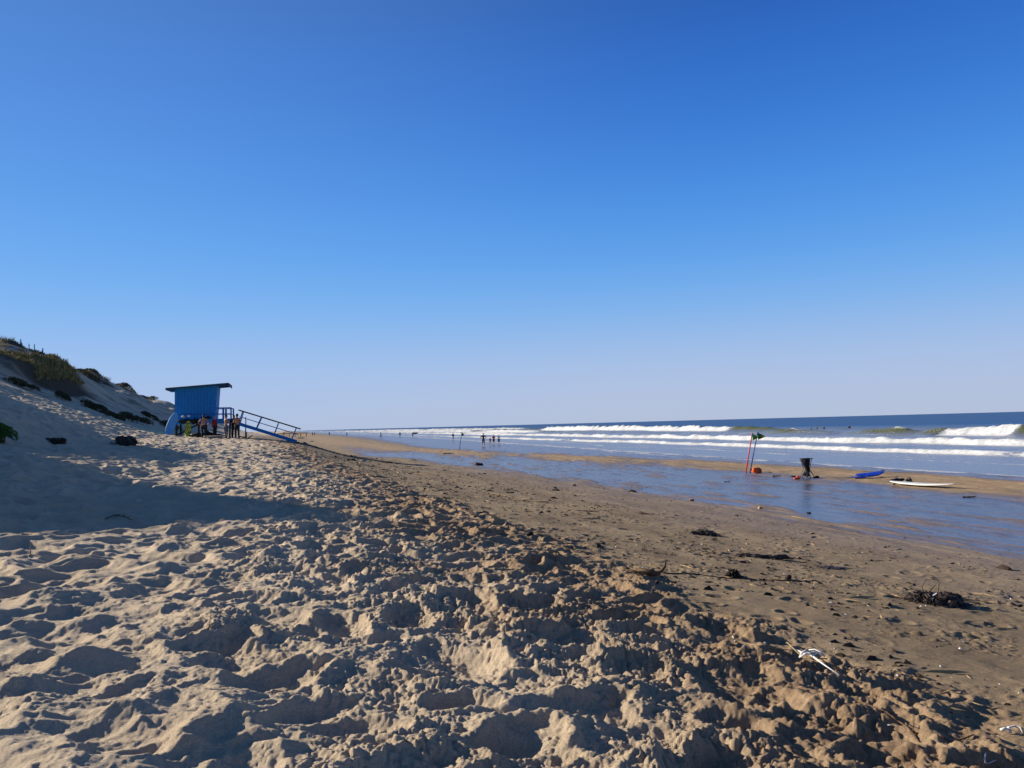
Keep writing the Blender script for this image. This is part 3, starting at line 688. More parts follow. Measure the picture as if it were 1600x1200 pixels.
bundle('black jacket slung over the deck rail behind the red-shirted person', 'jacket', 'jacket', hw(XB-.5, -.13, DK-.02), (.75, .14, .22), BLACK, 7)
for k, (px, lb_) in enumerate(((286, 'white cap on top of the wetsuit pile, left one above the speckled board'), (295, 'white cap on top of the wetsuit pile, right one above the speckled board'))):
    q = at_d(px, 59.6, 651.5 if k == 0 else 650.5)
    r = empty('cap', tuple(q), 0, lb_, 'cap', 'white caps above the speckled board')
    cbm = MB(); cbm.ball((0, 0, .03), (.12, .13, .09), 2); cbm.build('crown', WHT, r, True)
    MB().box((0, -.15, 0), (.18, .13, .012), bev=.005).build('brim', WHT, r)
q = at_d(291, 59.9, 656); o = bundle('dark wetsuits draped over the deck edge behind the speckled board', 'wetsuit', 'draped_wetsuit', tuple(q-Vector((0, 0, .25))), (.95, .35, .42), NEO, 9)
# boards lying in front of the hut
q = at_d(337, 57.6); place_board('pale surfboard lying flat on the sand before the hut people', 1.75, .5, .09, (q.x, q.y, q.z+.10), (math.radians(-14), 0, .1), PEB, fins=1)
# long thin dark plank
q0 = at_d(346, 56.9); q1 = at_d(402, 57.2)
pl = empty('plank', ((q0+q1)/2)+Vector((0, 0, .06)), math.atan2(q1.y-q0.y, q1.x-q0.x), 'long weathered plank lying on the sand in front of the ramp', 'plank')
pl.rotation_euler = (0, -math.asin((q1.z-q0.z)/(q1-q0).length), pl.rotation_euler[2])
Lp = (q1-q0).length
o = MB().box((0, 0, 0), (Lp, .28, .06), bev=.01).build('board', GREYWOOD, pl); o = MB().box((0, .02, -.06), (Lp*.94, .2, .06)).build('batten', DARKWOOD, pl)
# driftwood structure by the ramp
q = at_d(385, 59.0)
dw = empty('driftwood_pile', tuple(q), 0, 'pale driftwood branches stuck up and lying crossed under the ramp', 'driftwood')
for pts, rd in (([(-.05, 0, -.1), (-.02, 0, .45), (.0, .02, .62)], [.055, .05, .04]), ([(-.45, 0, .08), (.1, -.05, .14), (.45, 0, .38)], [.05, .06, .03]), ([(-.6, .1, .32), (-.2, .1, .2), (.1, 0, .1)], [.04, .05, .03])):
    MB().tube(pts, rd, 8).jitter(.02, 5).build('branch', GREYWOOD, dw, True)
q = at_d(383, 60.2, 664)
o = MB().tube([(0, 0, -1.6), (.03, 0, -.6), (.06, 0, .25), (.05, 0, .62)], [.05, .045, .04, .03], 8).build('stake', GREYWOOD, None, True); o.location = q; tag(o, 'thin upright wooden stake seen through the upper ramp rail', 'stake')

# ------------------------------------------------------------------ people
SK1 = mat('tanned_skin', (.42, .20, .105), .55, .08, 9); SK2 = mat('fair_skin', (.55, .31, .20), .55, .06, 9)
HAIRD = mat('dark_hair', (.02, .014, .01), .6, .3, 40, bump=.5); HAIRB = mat('blond_hair', (.40, .27, .11), .6, .2, 40, bump=.5)
RED = mat('red_lycra', (.38, .012, .018), .6, .1, 12); PINK = mat('pink_shirt', (.60, .10, .14), .7, .1, 12); NAVY = mat('navy_shirt', (.03, .045, .16), .7, .1, 12)
WHITE = mat('white_shirt', (.62, .62, .64), .7, .08, 12); GREYS = mat('grey_shorts', (.13, .14, .16), .8, .15, 12); BLUES = mat('blue_lycra', (.03, .12, .42), .6, .1, 12)
def person(label, loc, face, h=1.75, skin=None, hair=None, pose='stand', top=None, bottom=None, blen='short', sleeve=.5, vox=.02, arms='down', lean=0, group=None, extra_hair=False, sex='m'):
    """face = heading the figure looks to, radians from +X"""
    skin = skin or SK1; hair = hair or HAIRD; k = h/1.75
    root = empty('person', tuple(loc), face-math.pi/2, label, 'person', group)     # local +y is forward
    V3 = lambda x, y, z: Vector((x, y, z))*k
    sw = .185 if sex == 'm' else .165
    J = {}
    ph = {'stand': (0.03, -.02), 'walk': (.24, -.22), 'stride': (.34, -.30)}.get(pose, (.03, -.02))
    for sx, f in ((-1, ph[0]), (1, ph[1])):
        drop = .5*abs(f)*abs(f)
        J['hip', sx] = V3(.09*sx, 0, .93-drop); J['knee', sx] = V3(.105*sx, f*.55+.03, .50-drop*.4); lift = .06 if (f < -.1) else 0
        J['ank', sx] = V3(.11*sx, f*1.05, .085+lift); J['toe', sx] = V3(.13*sx, f*1.05+.16, .03+lift*.3)
        J['sh', sx] = V3(sw*sx, 0, 1.42)
        if arms == 'down': e, wv = V3((sw+.07)*sx, -f*.25-.03, 1.13), V3((sw+.06)*sx, -f*.6+.05, .88)
        elif arms == 'crossed': e, wv = V3((sw+.07)*sx, .06, 1.14), V3(-.05*sx, .23, 1.17+.03*sx)
        elif arms == 'hips': e, wv = V3((sw+.19)*sx, -.06, 1.17), V3((sw-.01)*sx, .08, 1.0)
        elif arms == 'board': e, wv = (V3((sw+.07)*sx, 0, 1.13), V3((sw+.05)*sx, .05, .88)) if sx < 0 else (V3((sw+.12), .03, 1.17), V3(sw+.12, .2, 1.0))
        elif arms == 'carry': e, wv = (V3((sw+.06)*sx, .02, 1.13), V3((sw-.02)*sx, .2, 1.02))
        elif arms == 'up': e, wv = (V3((sw+.22)*sx, 0, 1.32), V3((sw+.36)*sx, .1, 1.18))
        J['el', sx] = e; J['wr', sx] = wv
    ln = lambda p: Vector((p.x, p.y+lean*max(0, p.z-.9*k), p.z))
    def leg(mb, s, g=0.0, to='ank'):
        h_, kn, an, to_ = J['hip', s], J['knee', s], J['ank', s], J['toe', s]
        P = [h_+V3(0, 0, .04), h_*.6+kn*.4, kn, kn*.62+an*.38, an]; R = [.098, .080, .056, .056, .038]
        if to == 'knee': P, R = P[:3], [.112, .10, .09]
        elif to == 'mid': P, R = [P[0], P[1], P[2]*.98+P[3]*.02], [.105, .09, .08]
        mb.tube([p for p in P], [r_*k+g for r_ in R], 12)
        mb.ball(h_, (.095*k+g,)*3, 2)
    body = MB()
    for s in (-1, 1):
        leg(body, s); an, to_ = J['ank', s], J['toe', s]
        body.tube([an-V3(0, .045, .03), an*.5+to_*.5-V3(0, 0, .015), to_], [.035*k, .04*k, .022*k], 8); body.ball(J['knee', s], .056*k, 2)
    tor = [(.90, .125, .098), (.98, .135, .10), (1.10, .122, .092), (1.25, .145, .105), (1.36, .165, .108), (1.43, .15, .085), (1.475, .07, .06)]
    def torso(mb, g=0.0, z0=0, z1=9):
        for (za, wa, da), (zb, wb_, db) in zip(tor, tor[1:]):
            if za < z0-.001 or zb > z1: continue
            rings = []
            for q in range(5):
                u = q/4; z = za+(zb-za)*u; w_ = (wa+(wb_-wa)*u)*k+g; d_ = (da+(db-da)*u)*k+g
                if sex == 'f': w_ *= .9
                rings.append((ln(V3(0, 0, z)), w_, d_))
            for (p, w_, d_) in rings: mb.ball(p, (w_, d_, .04*k+g*.4), 2)
    torso(body)
    for s in (-1, 1):
        sh, el, wr = ln(J['sh', s]), ln(J['el', s]), ln(J['wr', s])
        body.tube([sh, sh*.5+el*.5, el, el*.6+wr*.4, wr], [.056*k, .047*k, .037*k, .038*k, .025*k], 10); body.ball(sh, .060*k, 2); body.ball(el, .037*k, 1)
        hd = (wr-el).normalized(); body.ball(wr+hd*.055*k, (.030*k, .022*k, .045*k) if arms != 'crossed' else .032*k, 2)
    hc = ln(V3(0, .025, 1.635))
    body.tube([ln(V3(0, 0, 1.44)), ln(V3(0, .01, 1.50)), hc-V3(0, .01, .05)], [.062*k, .054*k, .055*k], 12)
    body.ball(hc+V3(0, 0, .02), (.074*k, .092*k, .098*k), 3); body.ball(hc+V3(0, .028, -.06), (.052*k, .056*k, .05*k), 2)
    body.ball(hc+V3(0, .098, -.01), (.014*k, .018*k, .024*k), 1)
    for s in (-1, 1): body.ball(hc+V3(.076*s, -.005, 0), (.012*k, .022*k, .032*k), 1)
    ex = MB()
    for s in (-1, 1):
        wr, el = ln(J['wr', s]), ln(J['el', s]); hd = (wr-el).normalized(); side = hd.cross(Vector((1, 0, 0))) if abs(hd.x) < .7 else hd.cross(Vector((0, 0, 1))); side.normalize(); inw = hd.cross(side)
        for q, L_ in enumerate((.066, .076, .071, .056)):
            b0 = wr+hd*.08*k+side*(q-1.5)*.019*k; curl = inw*(-.02*s*k)
            ex.tube([b0, b0+hd*L_*.5*k+curl*.3, b0+hd*L_*.85*k+curl], [.0095*k, .009*k, .007*k], 6)
        b0 = wr+hd*.035*k+side*.03*k; ex.tube([b0, b0+side*.03*k+hd*.02*k, b0+side*.035*k+hd*.055*k], [.012*k, .0105*k, .008*k], 6)
    remeshed(body, 'body', vox, skin, root, 3, ex)
    hb = MB(); hb.ball(hc+V3(0, -.018, .042), (.083*k, .094*k, .086*k), 3); hb.ball(hc+V3(0, -.05, -.005), (.072*k, .06*k, .075*k), 2)
    if extra_hair: hb.ball(hc+V3(0, -.055, -.09), (.07*k, .04*k, .11*k), 2)
    hb.jitter(.012*k, 22, 3); remeshed(hb, 'hair', vox*.8, hair, root, 1)
    if bottom:
        t_ = MB(); torso(t_, .014*k, .90, 1.06)
        for s in (-1, 1):
            leg(t_, s, .012*k, {'short': 'mid', 'long': 'ank'}[blen])
        t_.ball(V3(0, 0, .92), (.125*k, .10*k, .07*k), 2)
        remeshed(t_, 'trousers' if blen == 'long' else 'shorts', vox, bottom, root, 2)
    if top:
        t_ = MB(); torso(t_, .014*k, .98 if bottom else .90)
        if not bottom: t_.ball(V3(0, 0, .92), (.135*k, .11*k, .08*k), 2)
        for s in (-1, 1):
            sh, el, wr = ln(J['sh', s]), ln(J['el', s]), ln(J['wr', s])
            if sleeve > 0:
                pe = sh+(el-sh)*min(1, sleeve*2)
                pts, rd = [sh, pe], [.072*k, .056*k]
                if sleeve > .5: pts.append(el+(wr-el)*min(.95, sleeve*2-1)); rd.append(.04*k)
                t_.tube(pts, rd, 10); t_.ball(sh, .072*k, 2)
        remeshed(t_, 'shirt', vox, top, root, 2)
    return root, J, k
LEFT = math.pi; AWAY = math.pi/2; TOC = -math.pi/2; RIGHT = 0.0
gp = 'people standing by the lifeguard hut'
def pt(px, d): return at_d(px, d)
person('person with bare muscular back and black wetsuit rolled to the waist, standing facing the hut', pt(318, 58.6), AWAY+.25, 1.80, SK1, HAIRD, 'stand', None, NEO, 'long', vox=.015, arms='hips', group=gp)
person('blond person in a dark red top and black leggings standing under the deck rail', pt(335, 59.2), RIGHT-.4, 1.66, SK2, HAIRB, 'stand', RED, NEO, 'long', vox=.015, arms='down', sleeve=.95, group=gp)
person('bare-chested person in dark shorts with bare legs, standing below the end of the deck', pt(353, 58.0), RIGHT+.9, 1.82, SK1, HAIRD, 'stand', None, GREYS, 'short', vox=.015, arms='crossed', group=gp)
person('person in dark clothes half hidden behind the bare-chested figure nearest the ramp', pt(365.5, 58.7), RIGHT-1.0, 1.78, SK1, HAIRD, 'stand', BLACK, NEO, 'long', vox=.015, arms='down', sleeve=.9, group=gp)
person('bare-chested person with folded arms and wetsuit rolled down, standing at the top of the ramp', pt(370.5, 57.6), LEFT-.7, 1.86, SK1, HAIRD, 'stand', None, NEO, 'long', vox=.015, arms='crossed', group=gp)

def gat(px, py): return ground_at(px, py, 20, 900)
gb = 'people strolling on the far beach and in the shallows'
LSH = 'shallows'
def far_person(px, feet, head, label, **kw):
    g = gat(px, feet); d = g.y; hgt = (feet-head)/F*d
    kw.setdefault('vox', .035)
    return person(label, g, kw.pop('face', TOC), min(1.9, max(1.15, hgt)), group=gb, **kw)
r, J, k = far_person(755.5, 697.5, 677, 'tall person in black shirt and dark shorts walking ahead of the trio in pink', top=BLACK, bottom=GREYS, arms='hips', pose='walk', vox=.025)
far_person(766, 696, 683, 'small child in dark swimsuit walking right behind the tall person in black', top=BLACK, sleeve=0, arms='down', pose='walk', vox=.025, skin=SK2)
far_person(771.5, 694.5, 679, 'person in a pink-red shirt and dark shorts in the middle of the walking group', top=PINK, bottom=BLACK, pose='walk', vox=.025, skin=SK2, arms='carry')
far_person(779.5, 694.5, 679, 'person in pale pink and dark swimwear walking last at the right of the group', top=WHITE, bottom=NAVY, sleeve=0, pose='walk', vox=.025, skin=SK2, sex='f')
far_person(708, 688.5, 676.5, 'person in a navy and white top wading left of the thin flag pole', top=NAVY, bottom=WHITE, pose='stand', skin=SK2, arms='carry')
far_person(645, 683.5, 675.2, 'person in black carrying a dark board across the shallows', top=BLACK, bottom=BLACK, arms='up')
far_person(625, 683.0, 674.8, 'slim dark figure wading just left of the one carrying a board', top=NEO, bottom=NEO, blen='long', sleeve=.9)
far_person(595, 685.5, 675, 'person in a dark wetsuit striding across the far wet sand', face=RIGHT, top=NEO, bottom=NEO, blen='long', sleeve=.9, pose='stride')
far_person(542, 681.5, 675.5, 'dark figure standing at the water edge between two breaker gaps', top=NEO, bottom=NEO)
far_person(514.5, 680.8, 674.5, 'dark distant figure in the surf nearest the person in red', top=NEO, bottom=NEO, blen='long')
far_person(488.5, 681.2, 673.5, 'distant person in a bright red shirt right of the ramp end', top=mat('bright_red', (.72, .03, .05), .7, .1, 12), bottom=GREYS)
far_person(491.5, 681.0, 675.5, 'distant grey figure close beside the person in the bright red shirt', top=GREYS, bottom=NEO)
far_person(444, 679.0, 672.6, 'distant person in orange seen through the ramp railing', top=ORANGE, bottom=NEO)
# carried board
g = gat(648.5, 683.5); place_board('dark board held high by the person in black in the shallows', 1.9, .5, .07, (g.x, g.y-.1, g.z+1.25), (1.2, 0, .1), NEO, fins=0)

# surfers waiting out beyond the breakers
gs = 'surfers sitting in the water beyond the breakers'
for i, (px, py, lb_) in enumerate(((1267, 667.5, 'surfer low in the water above the green swell, left of the three close together'), (1276.5, 668, 'surfer low in the water above the green swell, middle of the three close together'), (1287, 667.3, 'surfer low in the water above the green swell, right of the three close together'), (1327, 666.8, 'lone surfer low in the water well right of the other three'))):
    d = 165+i*3; v = P_ray(px, py); v = v/v.y; lo_ = Vector((v.x*d, d, -1.02+.2))
    person(lb_, lo_, LEFT+.4*i, 1.75, SK1, HAIRD, 'stand', NEO, NEO, 'long', 1.0 if False else .9, .04, 'down', group=gs)

# ------------------------------------------------------------------ flags, bags and boards on the bar
def flag(pxb, pyb, pxt, pyt, polem, label, tw, size, rad=.028, d=None, patch=True, fname='beach_flag', flip=1, grp='green pennants on poles'):
    g = ground_at(pxb, pyb, 8, 400) if d is None else at_d(pxb, d)
    v = P_ray(pxt, pyt); v = v/v.y; top = Vector((v.x*g.y, g.y-.1, CAM_H+v.z*g.y))
    r = empty(fname, tuple(g), 0, label, 'flag', grp); tp = top-g
    MB().tube([Vector((0, 0, -.25))-tp*.02, tp*.5+Vector((.01, 0, 0)), tp], [rad, rad*.95, rad*.8], 10).build('pole', polem, r, True)
    MB().ball(tp, rad*1.3, 2).build('pole_cap', polem, r, True)
    # pennant: triangle with a pole-side hem, gently furled
    def pennant(name, m, u0, u1, off):
        b = bmesh.new(); n = 14; rows = []
        for i in range(n+1):
            u = u0+(u1-u0)*i/n; hh = size[1]*(1-u*.92)/2; cx_ = tp+Vector((tw*u*size[0], 0, -size[1]*.5-u*size[1]*.06))
            wv = math.sin(u*7+1)*.05*min(1, u*4)
            rows.append([b.verts.new(cx_+Vector((0, wv+off*1, hh*s_))) for s_ in (1, .33, -.33, -1)])
        for a_, c_ in zip(rows, rows[1:]):
            for q in range(3): b.faces.new((a_[q], a_[q+1], c_[q+1], c_[q]))
        me = bpy.data.meshes.new(name); b.to_mesh(me); b.free()
        o = put(name, me, r, m, True); sm_ = o.modifiers.new('t', 'SOLIDIFY'); sm_.thickness = .006; sm_.offset = 0
        return o
    pennant('pennant', mat('flag_green', (.04, .62, .16), .7, .12, 8) if flip > 0 else mat('flag_dark_green', (.015, .34, .08), .7, .12, 8), 0, 1, 0)
    if patch: pennant('orange_band', MATS['flag_orange'], .40, .60, -.008); pennant('yellow_edge', mat('flag_yellow', (.55, .42, .12), .7, .1, 9), .60, .66, -.008)
    return r
for nm_, c_ in (('flag_green', (.04, .62, .16)), ('flag_dark_green', (.015, .34, .08)), ('flag_orange', (.9, .22, .03))):
    m_ = mat(nm_, c_, .7, .12, 8); n_ = m_.node_tree.nodes; l_ = m_.node_tree.links; tb = n_.new('ShaderNodeBsdfTranslucent'); ms_ = n_.new('ShaderNodeMixShader'); ms_.inputs[0].default_value = .5
    src = n_['Principled BSDF'].inputs['Base Color'].links[0].from_socket; l_.new(src, tb.inputs['Color']); l_.new(n_['Principled BSDF'].outputs[0], ms_.inputs[1]); l_.new(tb.outputs[0], ms_.inputs[2]); l_.new(ms_.outputs[0], n_['Material Output'].inputs['Surface'])
POLER = mat('red_pole', (.62, .03, .05), .45, .1, 9); POLEB = mat('blue_pole', (.02, .06, .28), .45, .1, 9)
flag(1164, 739.5, 1174.5, 677.5, POLER, 'green pennant with orange patch on a slanted red pole', .75, (.42, .37), .034, flip=1)
flag(1170.5, 738.5, 1183, 676, POLEB, 'dark green pennant with orange patch on a slanted blue pole', 1, (.40, .37), .030, flip=-1)
flag(717.5, 701.5, 721.5, 676.2, mat('dark_pole', (.02, .03, .05), .5, .1, 9), 'small dark pennant on a thin far pole in the wet sand left of the walkers', 1, (.35, .45), .04, patch=False, flip=-1)

g = ground_at(1182, 739.5, 8, 200)
r = empty('orange_bag', tuple(g), .2, 'bright orange dry bag lying on the sand bar beside the flag poles', 'bag')
b = MB(); b.tube([(-.25, 0, .14), (-.20, 0, .15), (-.02, 0, .155), (.14, 0, .15), (.20, 0, .13), (.24, 0, .12)], [.06, .13, .145, .14, .12, .05], 14).ball((.02, -.04, .1), (.2, .13, .1), 2); b.jitter(.02, 7, 2)
remeshed(b, 'body', .014, ORANGE, r, 2)
MB().tube([(-.26, 0, .14), (-.28, 0, .20), (-.24, 0, .24), (-.19, 0, .25)], .016, 6).build('strap', BLACK, r); MB().tube([(.08, -.13, .12), (.1, -.155, .18), (.15, -.14, .22)], .014, 6).build('buckle_strap', BLACK, r)
MB().ball((.20, -.03, .12), (.07, .11, .10), 2).build('end_cap', mat('rust_orange', (.45, .05, .01), .6), r, True)

g = ground_at(1261, 748, 8, 200)
r = empty('bag_stand', tuple(g), .1, 'black sack hanging from a square-rimmed stand, gear heaped round its foot by the water', 'bag stand')
sc_h = .92
b = MB()
prof_ = [(.30, .085), (.42, .10), (.52, .115), (.62, .15), (.74, .185), (.86, .215), (.90, .225)]
b.tube([(.05*math.sin(z*5), 0, z) for z, _ in prof_], [q for _, q in prof_], 20).jitter(.028, 9, 4)
remeshed(b, 'sack', .012, BLACK, r, 1)
b = MB()
for (x0, y0, x1, y1) in ((-.24, -.16, .24, -.16), (.24, -.16, .24, .16), (.24, .16, -.24, .16), (-.24, .16, -.24, -.16)): b.bar((x0, y0, .92), (x1, y1, .92), .03, .03)
b.build('rim', DARKWOOD, r)
for (x0, y0) in ((-.2, -.13), (.2, -.13), (.2, .13), (-.2, .13)):
    MB().tube([(x0, y0, .9), (x0*.55, y0*.6, .45), (x0*1.5, y0*1.6, -.05)], .014, 6).build('leg', NEO, r)
MB().face([(-.24, -.17, .91), (-.13, -.18, .91), (-.15, -.18, .75), (-.19, -.175, .70), (-.21, -.18, .64)]).build('loose_flap', mat('grey_lining', (.16, .155, .14), .8, .2), r)
hp_ = MB()
for k in range(12):
    a_ = random.uniform(0, 6.28); q = random.uniform(.03, .24); hp_.ball((math.cos(a_)*q, math.sin(a_)*q*.8, random.uniform(.05, .34-q*.7)), (random.uniform(.07, .13), .1, random.uniform(.06, .11)), 2)
hp_.jitter(.03, 9, 8); remeshed(hp_, 'gear_heap', .014, mat('grey_black_gear', (.03, .032, .036), .65, .3, 9, col2=(.10, .105, .11)), r, 1)
for k in range(4):
    a_ = random.uniform(0, 6.28); MB().tube([(math.cos(a_)*.12, math.sin(a_)*.12, .35), (math.cos(a_)*.30, math.sin(a_)*.22, .22), (math.cos(a_)*.36, math.sin(a_)*.27, .03), (math.cos(a_+.5)*.4, math.sin(a_+.5)*.3, .02)], .012, 6).build('strap', NEO, r)
g2 = g+Vector((-.46, -.05, 0)); o = bundle('small orange float on the left of the black sack stand', 'float', 'orange_float', (g2.x, g2.y, zt(g2.x, g2.y)-.01), (.22, .16, .15), mat('coral_orange', (.80, .12, .04), .6), 15)
g2 = g+Vector((.42, .0, 0)); bundle('black shoes and leash dropped on the right of the black sack stand', 'shoes', 'shoe_pile', (g2.x, g2.y, zt(g2.x, g2.y)-.01), (.24, .16, .12), BLACK, 16)

def lying(px0, py0, px1, py1, label, W, th, m, lift=.05, tilt=0, **kw):
    a_ = ground_at(px0, py0, 8, 200); c_ = ground_at(px1, py1, 8, 200); dd = c_-a_
    return place_board(label, dd.length, W, th, tuple((a_+c_)/2+Vector((0, 0, lift))), (tilt, 0, math.atan2(dd.y, dd.x)), m, **kw), a_, c_
o, a_, c_ = lying(1391, 758.0, 1494, 763.5, 'long white surfboard lying at the edge of the bar water', .62, .09, WB, .10, .02, fins=1)
g = ground_at(1406, 756.0, 8, 200)
bundle('black wetsuit thrown on the tail of the white surfboard', 'wetsuit', 'crumpled_wetsuit', (g.x, g.y+.25, zt(g.x, g.y)+.02), (.42, .2, .22), BLACK, 21)
g = ground_at(1427, 756.0, 8, 200)
bundle('small black bag standing behind the middle of the white surfboard', 'bag', 'small_bag', (g.x, g.y+.35, zt(g.x, g.y)+.02), (.18, .13, .2), NEO, 22, strap=BLACK)
o, a_, c_ = lying(1341, 748.0, 1377, 744.5, 'deep blue bodyboard propped on top of the other blue board', .55, .07, BBD, .13, .32, fins=1)
o.rotation_euler = (.24, -.06, .10)
o2, _, _ = lying(1328.5, 748.0, 1358, 747.5, 'flat blue board lying underneath the propped one on the bar', .5, .06, mat('mid_blue_board', (.015, .05, .38), .5, .1), .05, 0, fins=0)

# ------------------------------------------------------------------ wrack, stones and sticks
def weed(px, py, w_, dpt, h_, n, label, seed, m=None, d0=2.5, nm='seaweed_clump', cat='seaweed', twigs=0, shells=0, thick=.011, grp=None):
    g = ground_at(px, py, d0, 300); rr = random.Random(seed)
    r = empty(nm, tuple(g), 0, label, cat, grp)
    b = MB()
    for i in range(n):
        u = rr.gauss(0, .40); v = rr.gauss(0, .38); env = max(.05, 1-(u*u+v*v)*1.2)
        x, y = u*w_/2*1.3, v*dpt/2*1.3; L_ = rr.uniform(.25, .6)*w_*.45; a_ = rr.gauss(0, .9); z = h_*env*rr.uniform(.1, 1)
        zz_ = zt(g.x+x, g.y+y)-g.z
        pts = [Vector((x+math.cos(a_)*L_*(q-.5), y+math.sin(a_)*L_*(q-.5), zz_+z+rr.uniform(-.3, .3)*h_*.5-abs(q-.5)*h_*.6)) for q in (0, .33, .66, 1)]
        pts = [Vector((p.x, p.y, max(p.z, -.01))) for p in pts]
        b.tube(pts, [thick*rr.uniform(.4, 1)*s_ for s_ in (.5, 1, 1, .4)], 5, flat=.5)
    b.build('fronds', m or WEED, r, True)
    core = MB()
    for i in range(6): core.ball((rr.gauss(0, .22)*w_, rr.gauss(0, .16)*dpt, h_*.2), (w_*.18, dpt*.22, h_*.6), 3)
    core.jitter(h_*.35, 14/max(w_, .2), seed); core.jitter(h_*.2, 40/max(w_, .2), seed+1); core.build('matted_core', m or WEED, r, True)
    for i in range(twigs):
        a_ = rr.uniform(-.5, .5); s_ = rr.choice((-1, 1)); L_ = w_*rr.uniform(.4, .8)
        x0 = rr.uniform(-.3, .3)*w_; MB().tube([(x0, rr.uniform(-.2, .2)*dpt, h_*.5), (x0+s_*L_*.5, a_*dpt*.5, h_*.35), (x0+s_*L_, a_*dpt, .01)], [.006, .006, .003], 6).build('straw', STRAW, r)
    if shells:
        for i in range(shells): MB().ball((rr.gauss(0, .25)*w_, rr.gauss(0, .2)*dpt-.02, h_*rr.uniform(.3, .9)), (.010, .008, .006), 1).build('shell_bit', WHITEP, r)
    return r, g
weed(1100, 836, .66, .40, .12, 260, 'oval mat of black seaweed on the brown sand beyond the curved stick', 31, shells=6, twigs=2)
weed(1192, 872, 1.0, .16, .06, 220, 'long narrow strip of black seaweed lying level on the sand', 32, shells=10)
r, g = weed(1458, 942, .74, .48, .15, 520, 'large dark heap of seaweed with looping brown stems above it', 33, twigs=5, shells=9)
for pts in ([(-.10, 0, .07), (-.12, .02, .20), (-.05, .03, .29), (.0, .04, .27)], [(-.02, -.02, .05), (.07, 0, .14), (.10, .02, .25), (.04, .03, .32), (-.03, .05, .35)], [(-.10, 0, .08), (-.02, 0, .16), (.05, .01, .22)], [(-.16, 0, .05), (-.13, .02, .12), (-.11, .02, .15)]):
    MB().tube(pts, [.007, .006, .005, .004, .003][:len(pts)], 6).build('stem', TWIG, r, True)
MB().box((-.03, -.1, .12), (.07, .02, .012), Matrix.Rotation(-.5, 3, 'Y'), bev=.004).build('white_scrap', WHITEP, r)
weed(1300, 888, .55, .35, .02, 60, 'faint scatter of dark weed scraps on the damp patch left of the large heap', 34, nm='weed_scraps')
weed(88, 693, .75, .4, .26, 90, 'rounded dark clump lying in the dune shadow near the green bush', 35, d0=15)
weed(193, 694, 1.3, .6, .42, 110, 'tangle of grey brushwood in the dune shadow, larger of the two clumps', 36, m=mat('grey_brush', (.10, .085, .07), .9, .3, 20), d0=15, nm='brushwood', cat='brushwood', thick=.02)
weed(915, 799, .55, .3, .03, 50, 'thin brown litter of stems on the sand near the far end of the churned strip', 37, m=TWIG, nm='stem_litter', cat='stems')
weed(1005, 803, .5, .3, .03, 45, 'thin brown litter of stems just right of the other scatter', 38, m=TWIG, nm='stem_litter', cat='stems')
weed(830, 784, 1.3, .3, .02, 60, 'long thin line of pale stems washed up beyond the churned sand', 39, m=STRAW, nm='straw_line', cat='stems', thick=.008)
weed(748, 726.5, .75, .5, .22, 50, 'black rounded lump standing in the wet runnel', 40, d0=20, nm='weed_lump')
weed(600, 722.5, 1.6, .3, .08, 40, 'low dark strip of weed at the near edge of the far runnel', 41, d0=20)
weed(700, 709, 1.4, .5, .12, 40, 'dark weed on the far side of the runnel below the thin flag pole', 42, d0=20)
weed(487, 690, 1.4, .4, .2, 50, 'black heap on the sand just beyond the foot of the ramp', 43, d0=20)
weed(1238, 745, .28, .2, .06, 30, 'small black weed clump at the water edge left of the sack stand', 44, d0=10)
weed(1213, 744, .4, .2, .04, 30, 'small flat weed scrap at the water edge right of the orange bag', 45, d0=10)
weed(1135, 753.5, .3, .18, .05, 26, 'small black weed clump in the runnel left of the flag poles', 46, d0=10)
weed(1380, 735, .3, .18, .04, 20, 'tiny dark scrap on the seaward edge of the bar above the blue boards', 47, d0=10)
weed(1515, 777, .4, .18, .04, 26, 'small dark scrap at the bar edge right of the white surfboard', 48, d0=10)
def stone(px, py, r_, label, m, seed, d0=2.5, sq=.6, nm='stone', cat='stone'):
    g = ground_at(px, py, d0, 300); b = MB(); b.ball((0, 0, 0), (r_, r_*.8, r_*sq), 3).jitter(r_*.35, 1.2/r_, seed)
    b.jitter(r_*.12, 5/r_, seed+3)
    o = b.build(nm, m, None, True); o.location = (g.x, g.y, g.z+r_*sq*.45); return tag(o, label, cat)
r, g = weed(1147, 902, .24, .2, .12, 130, 'compact black weed ball on the sand right of the curved stick', 50, nm='weed_ball')
stone(828, 836, .062, 'black angular stone alone on the sand past the churned strip', mat('black_stone', (.018, .016, .015), .8, .3, 30), 51)
stone(1232, 903, .045, 'small dark lump right of the black weed ball', mat('brown_stone', (.05, .035, .025), .9, .3, 30), 52)
stone(568, 721.5, .16, 'pale rounded stone at the near edge of the far runnel', mat('pale_stone', (.50, .42, .32), .8, .15, 12), 53, 20)
stone(1081, 783, .085, 'orange-brown stone near the runnel edge', mat('rust_stone', (.34, .15, .06), .8, .2, 12), 54, 8)
stone(1188, 795, .07, 'pale tan stone at the water edge right of the orange-brown one', mat('tan_stone', (.55, .38, .20), .8, .15, 12), 55, 8)
stone(897, 759.5, .10, 'tan stone on the sand short of the runnel', mat('tan_stone', (.55, .38, .20)), 56, 8)
stone(1264, 803, .065, 'dark wet stone at the near edge of the runnel', mat('black_stone', (.018, .016, .015)), 57, 8)
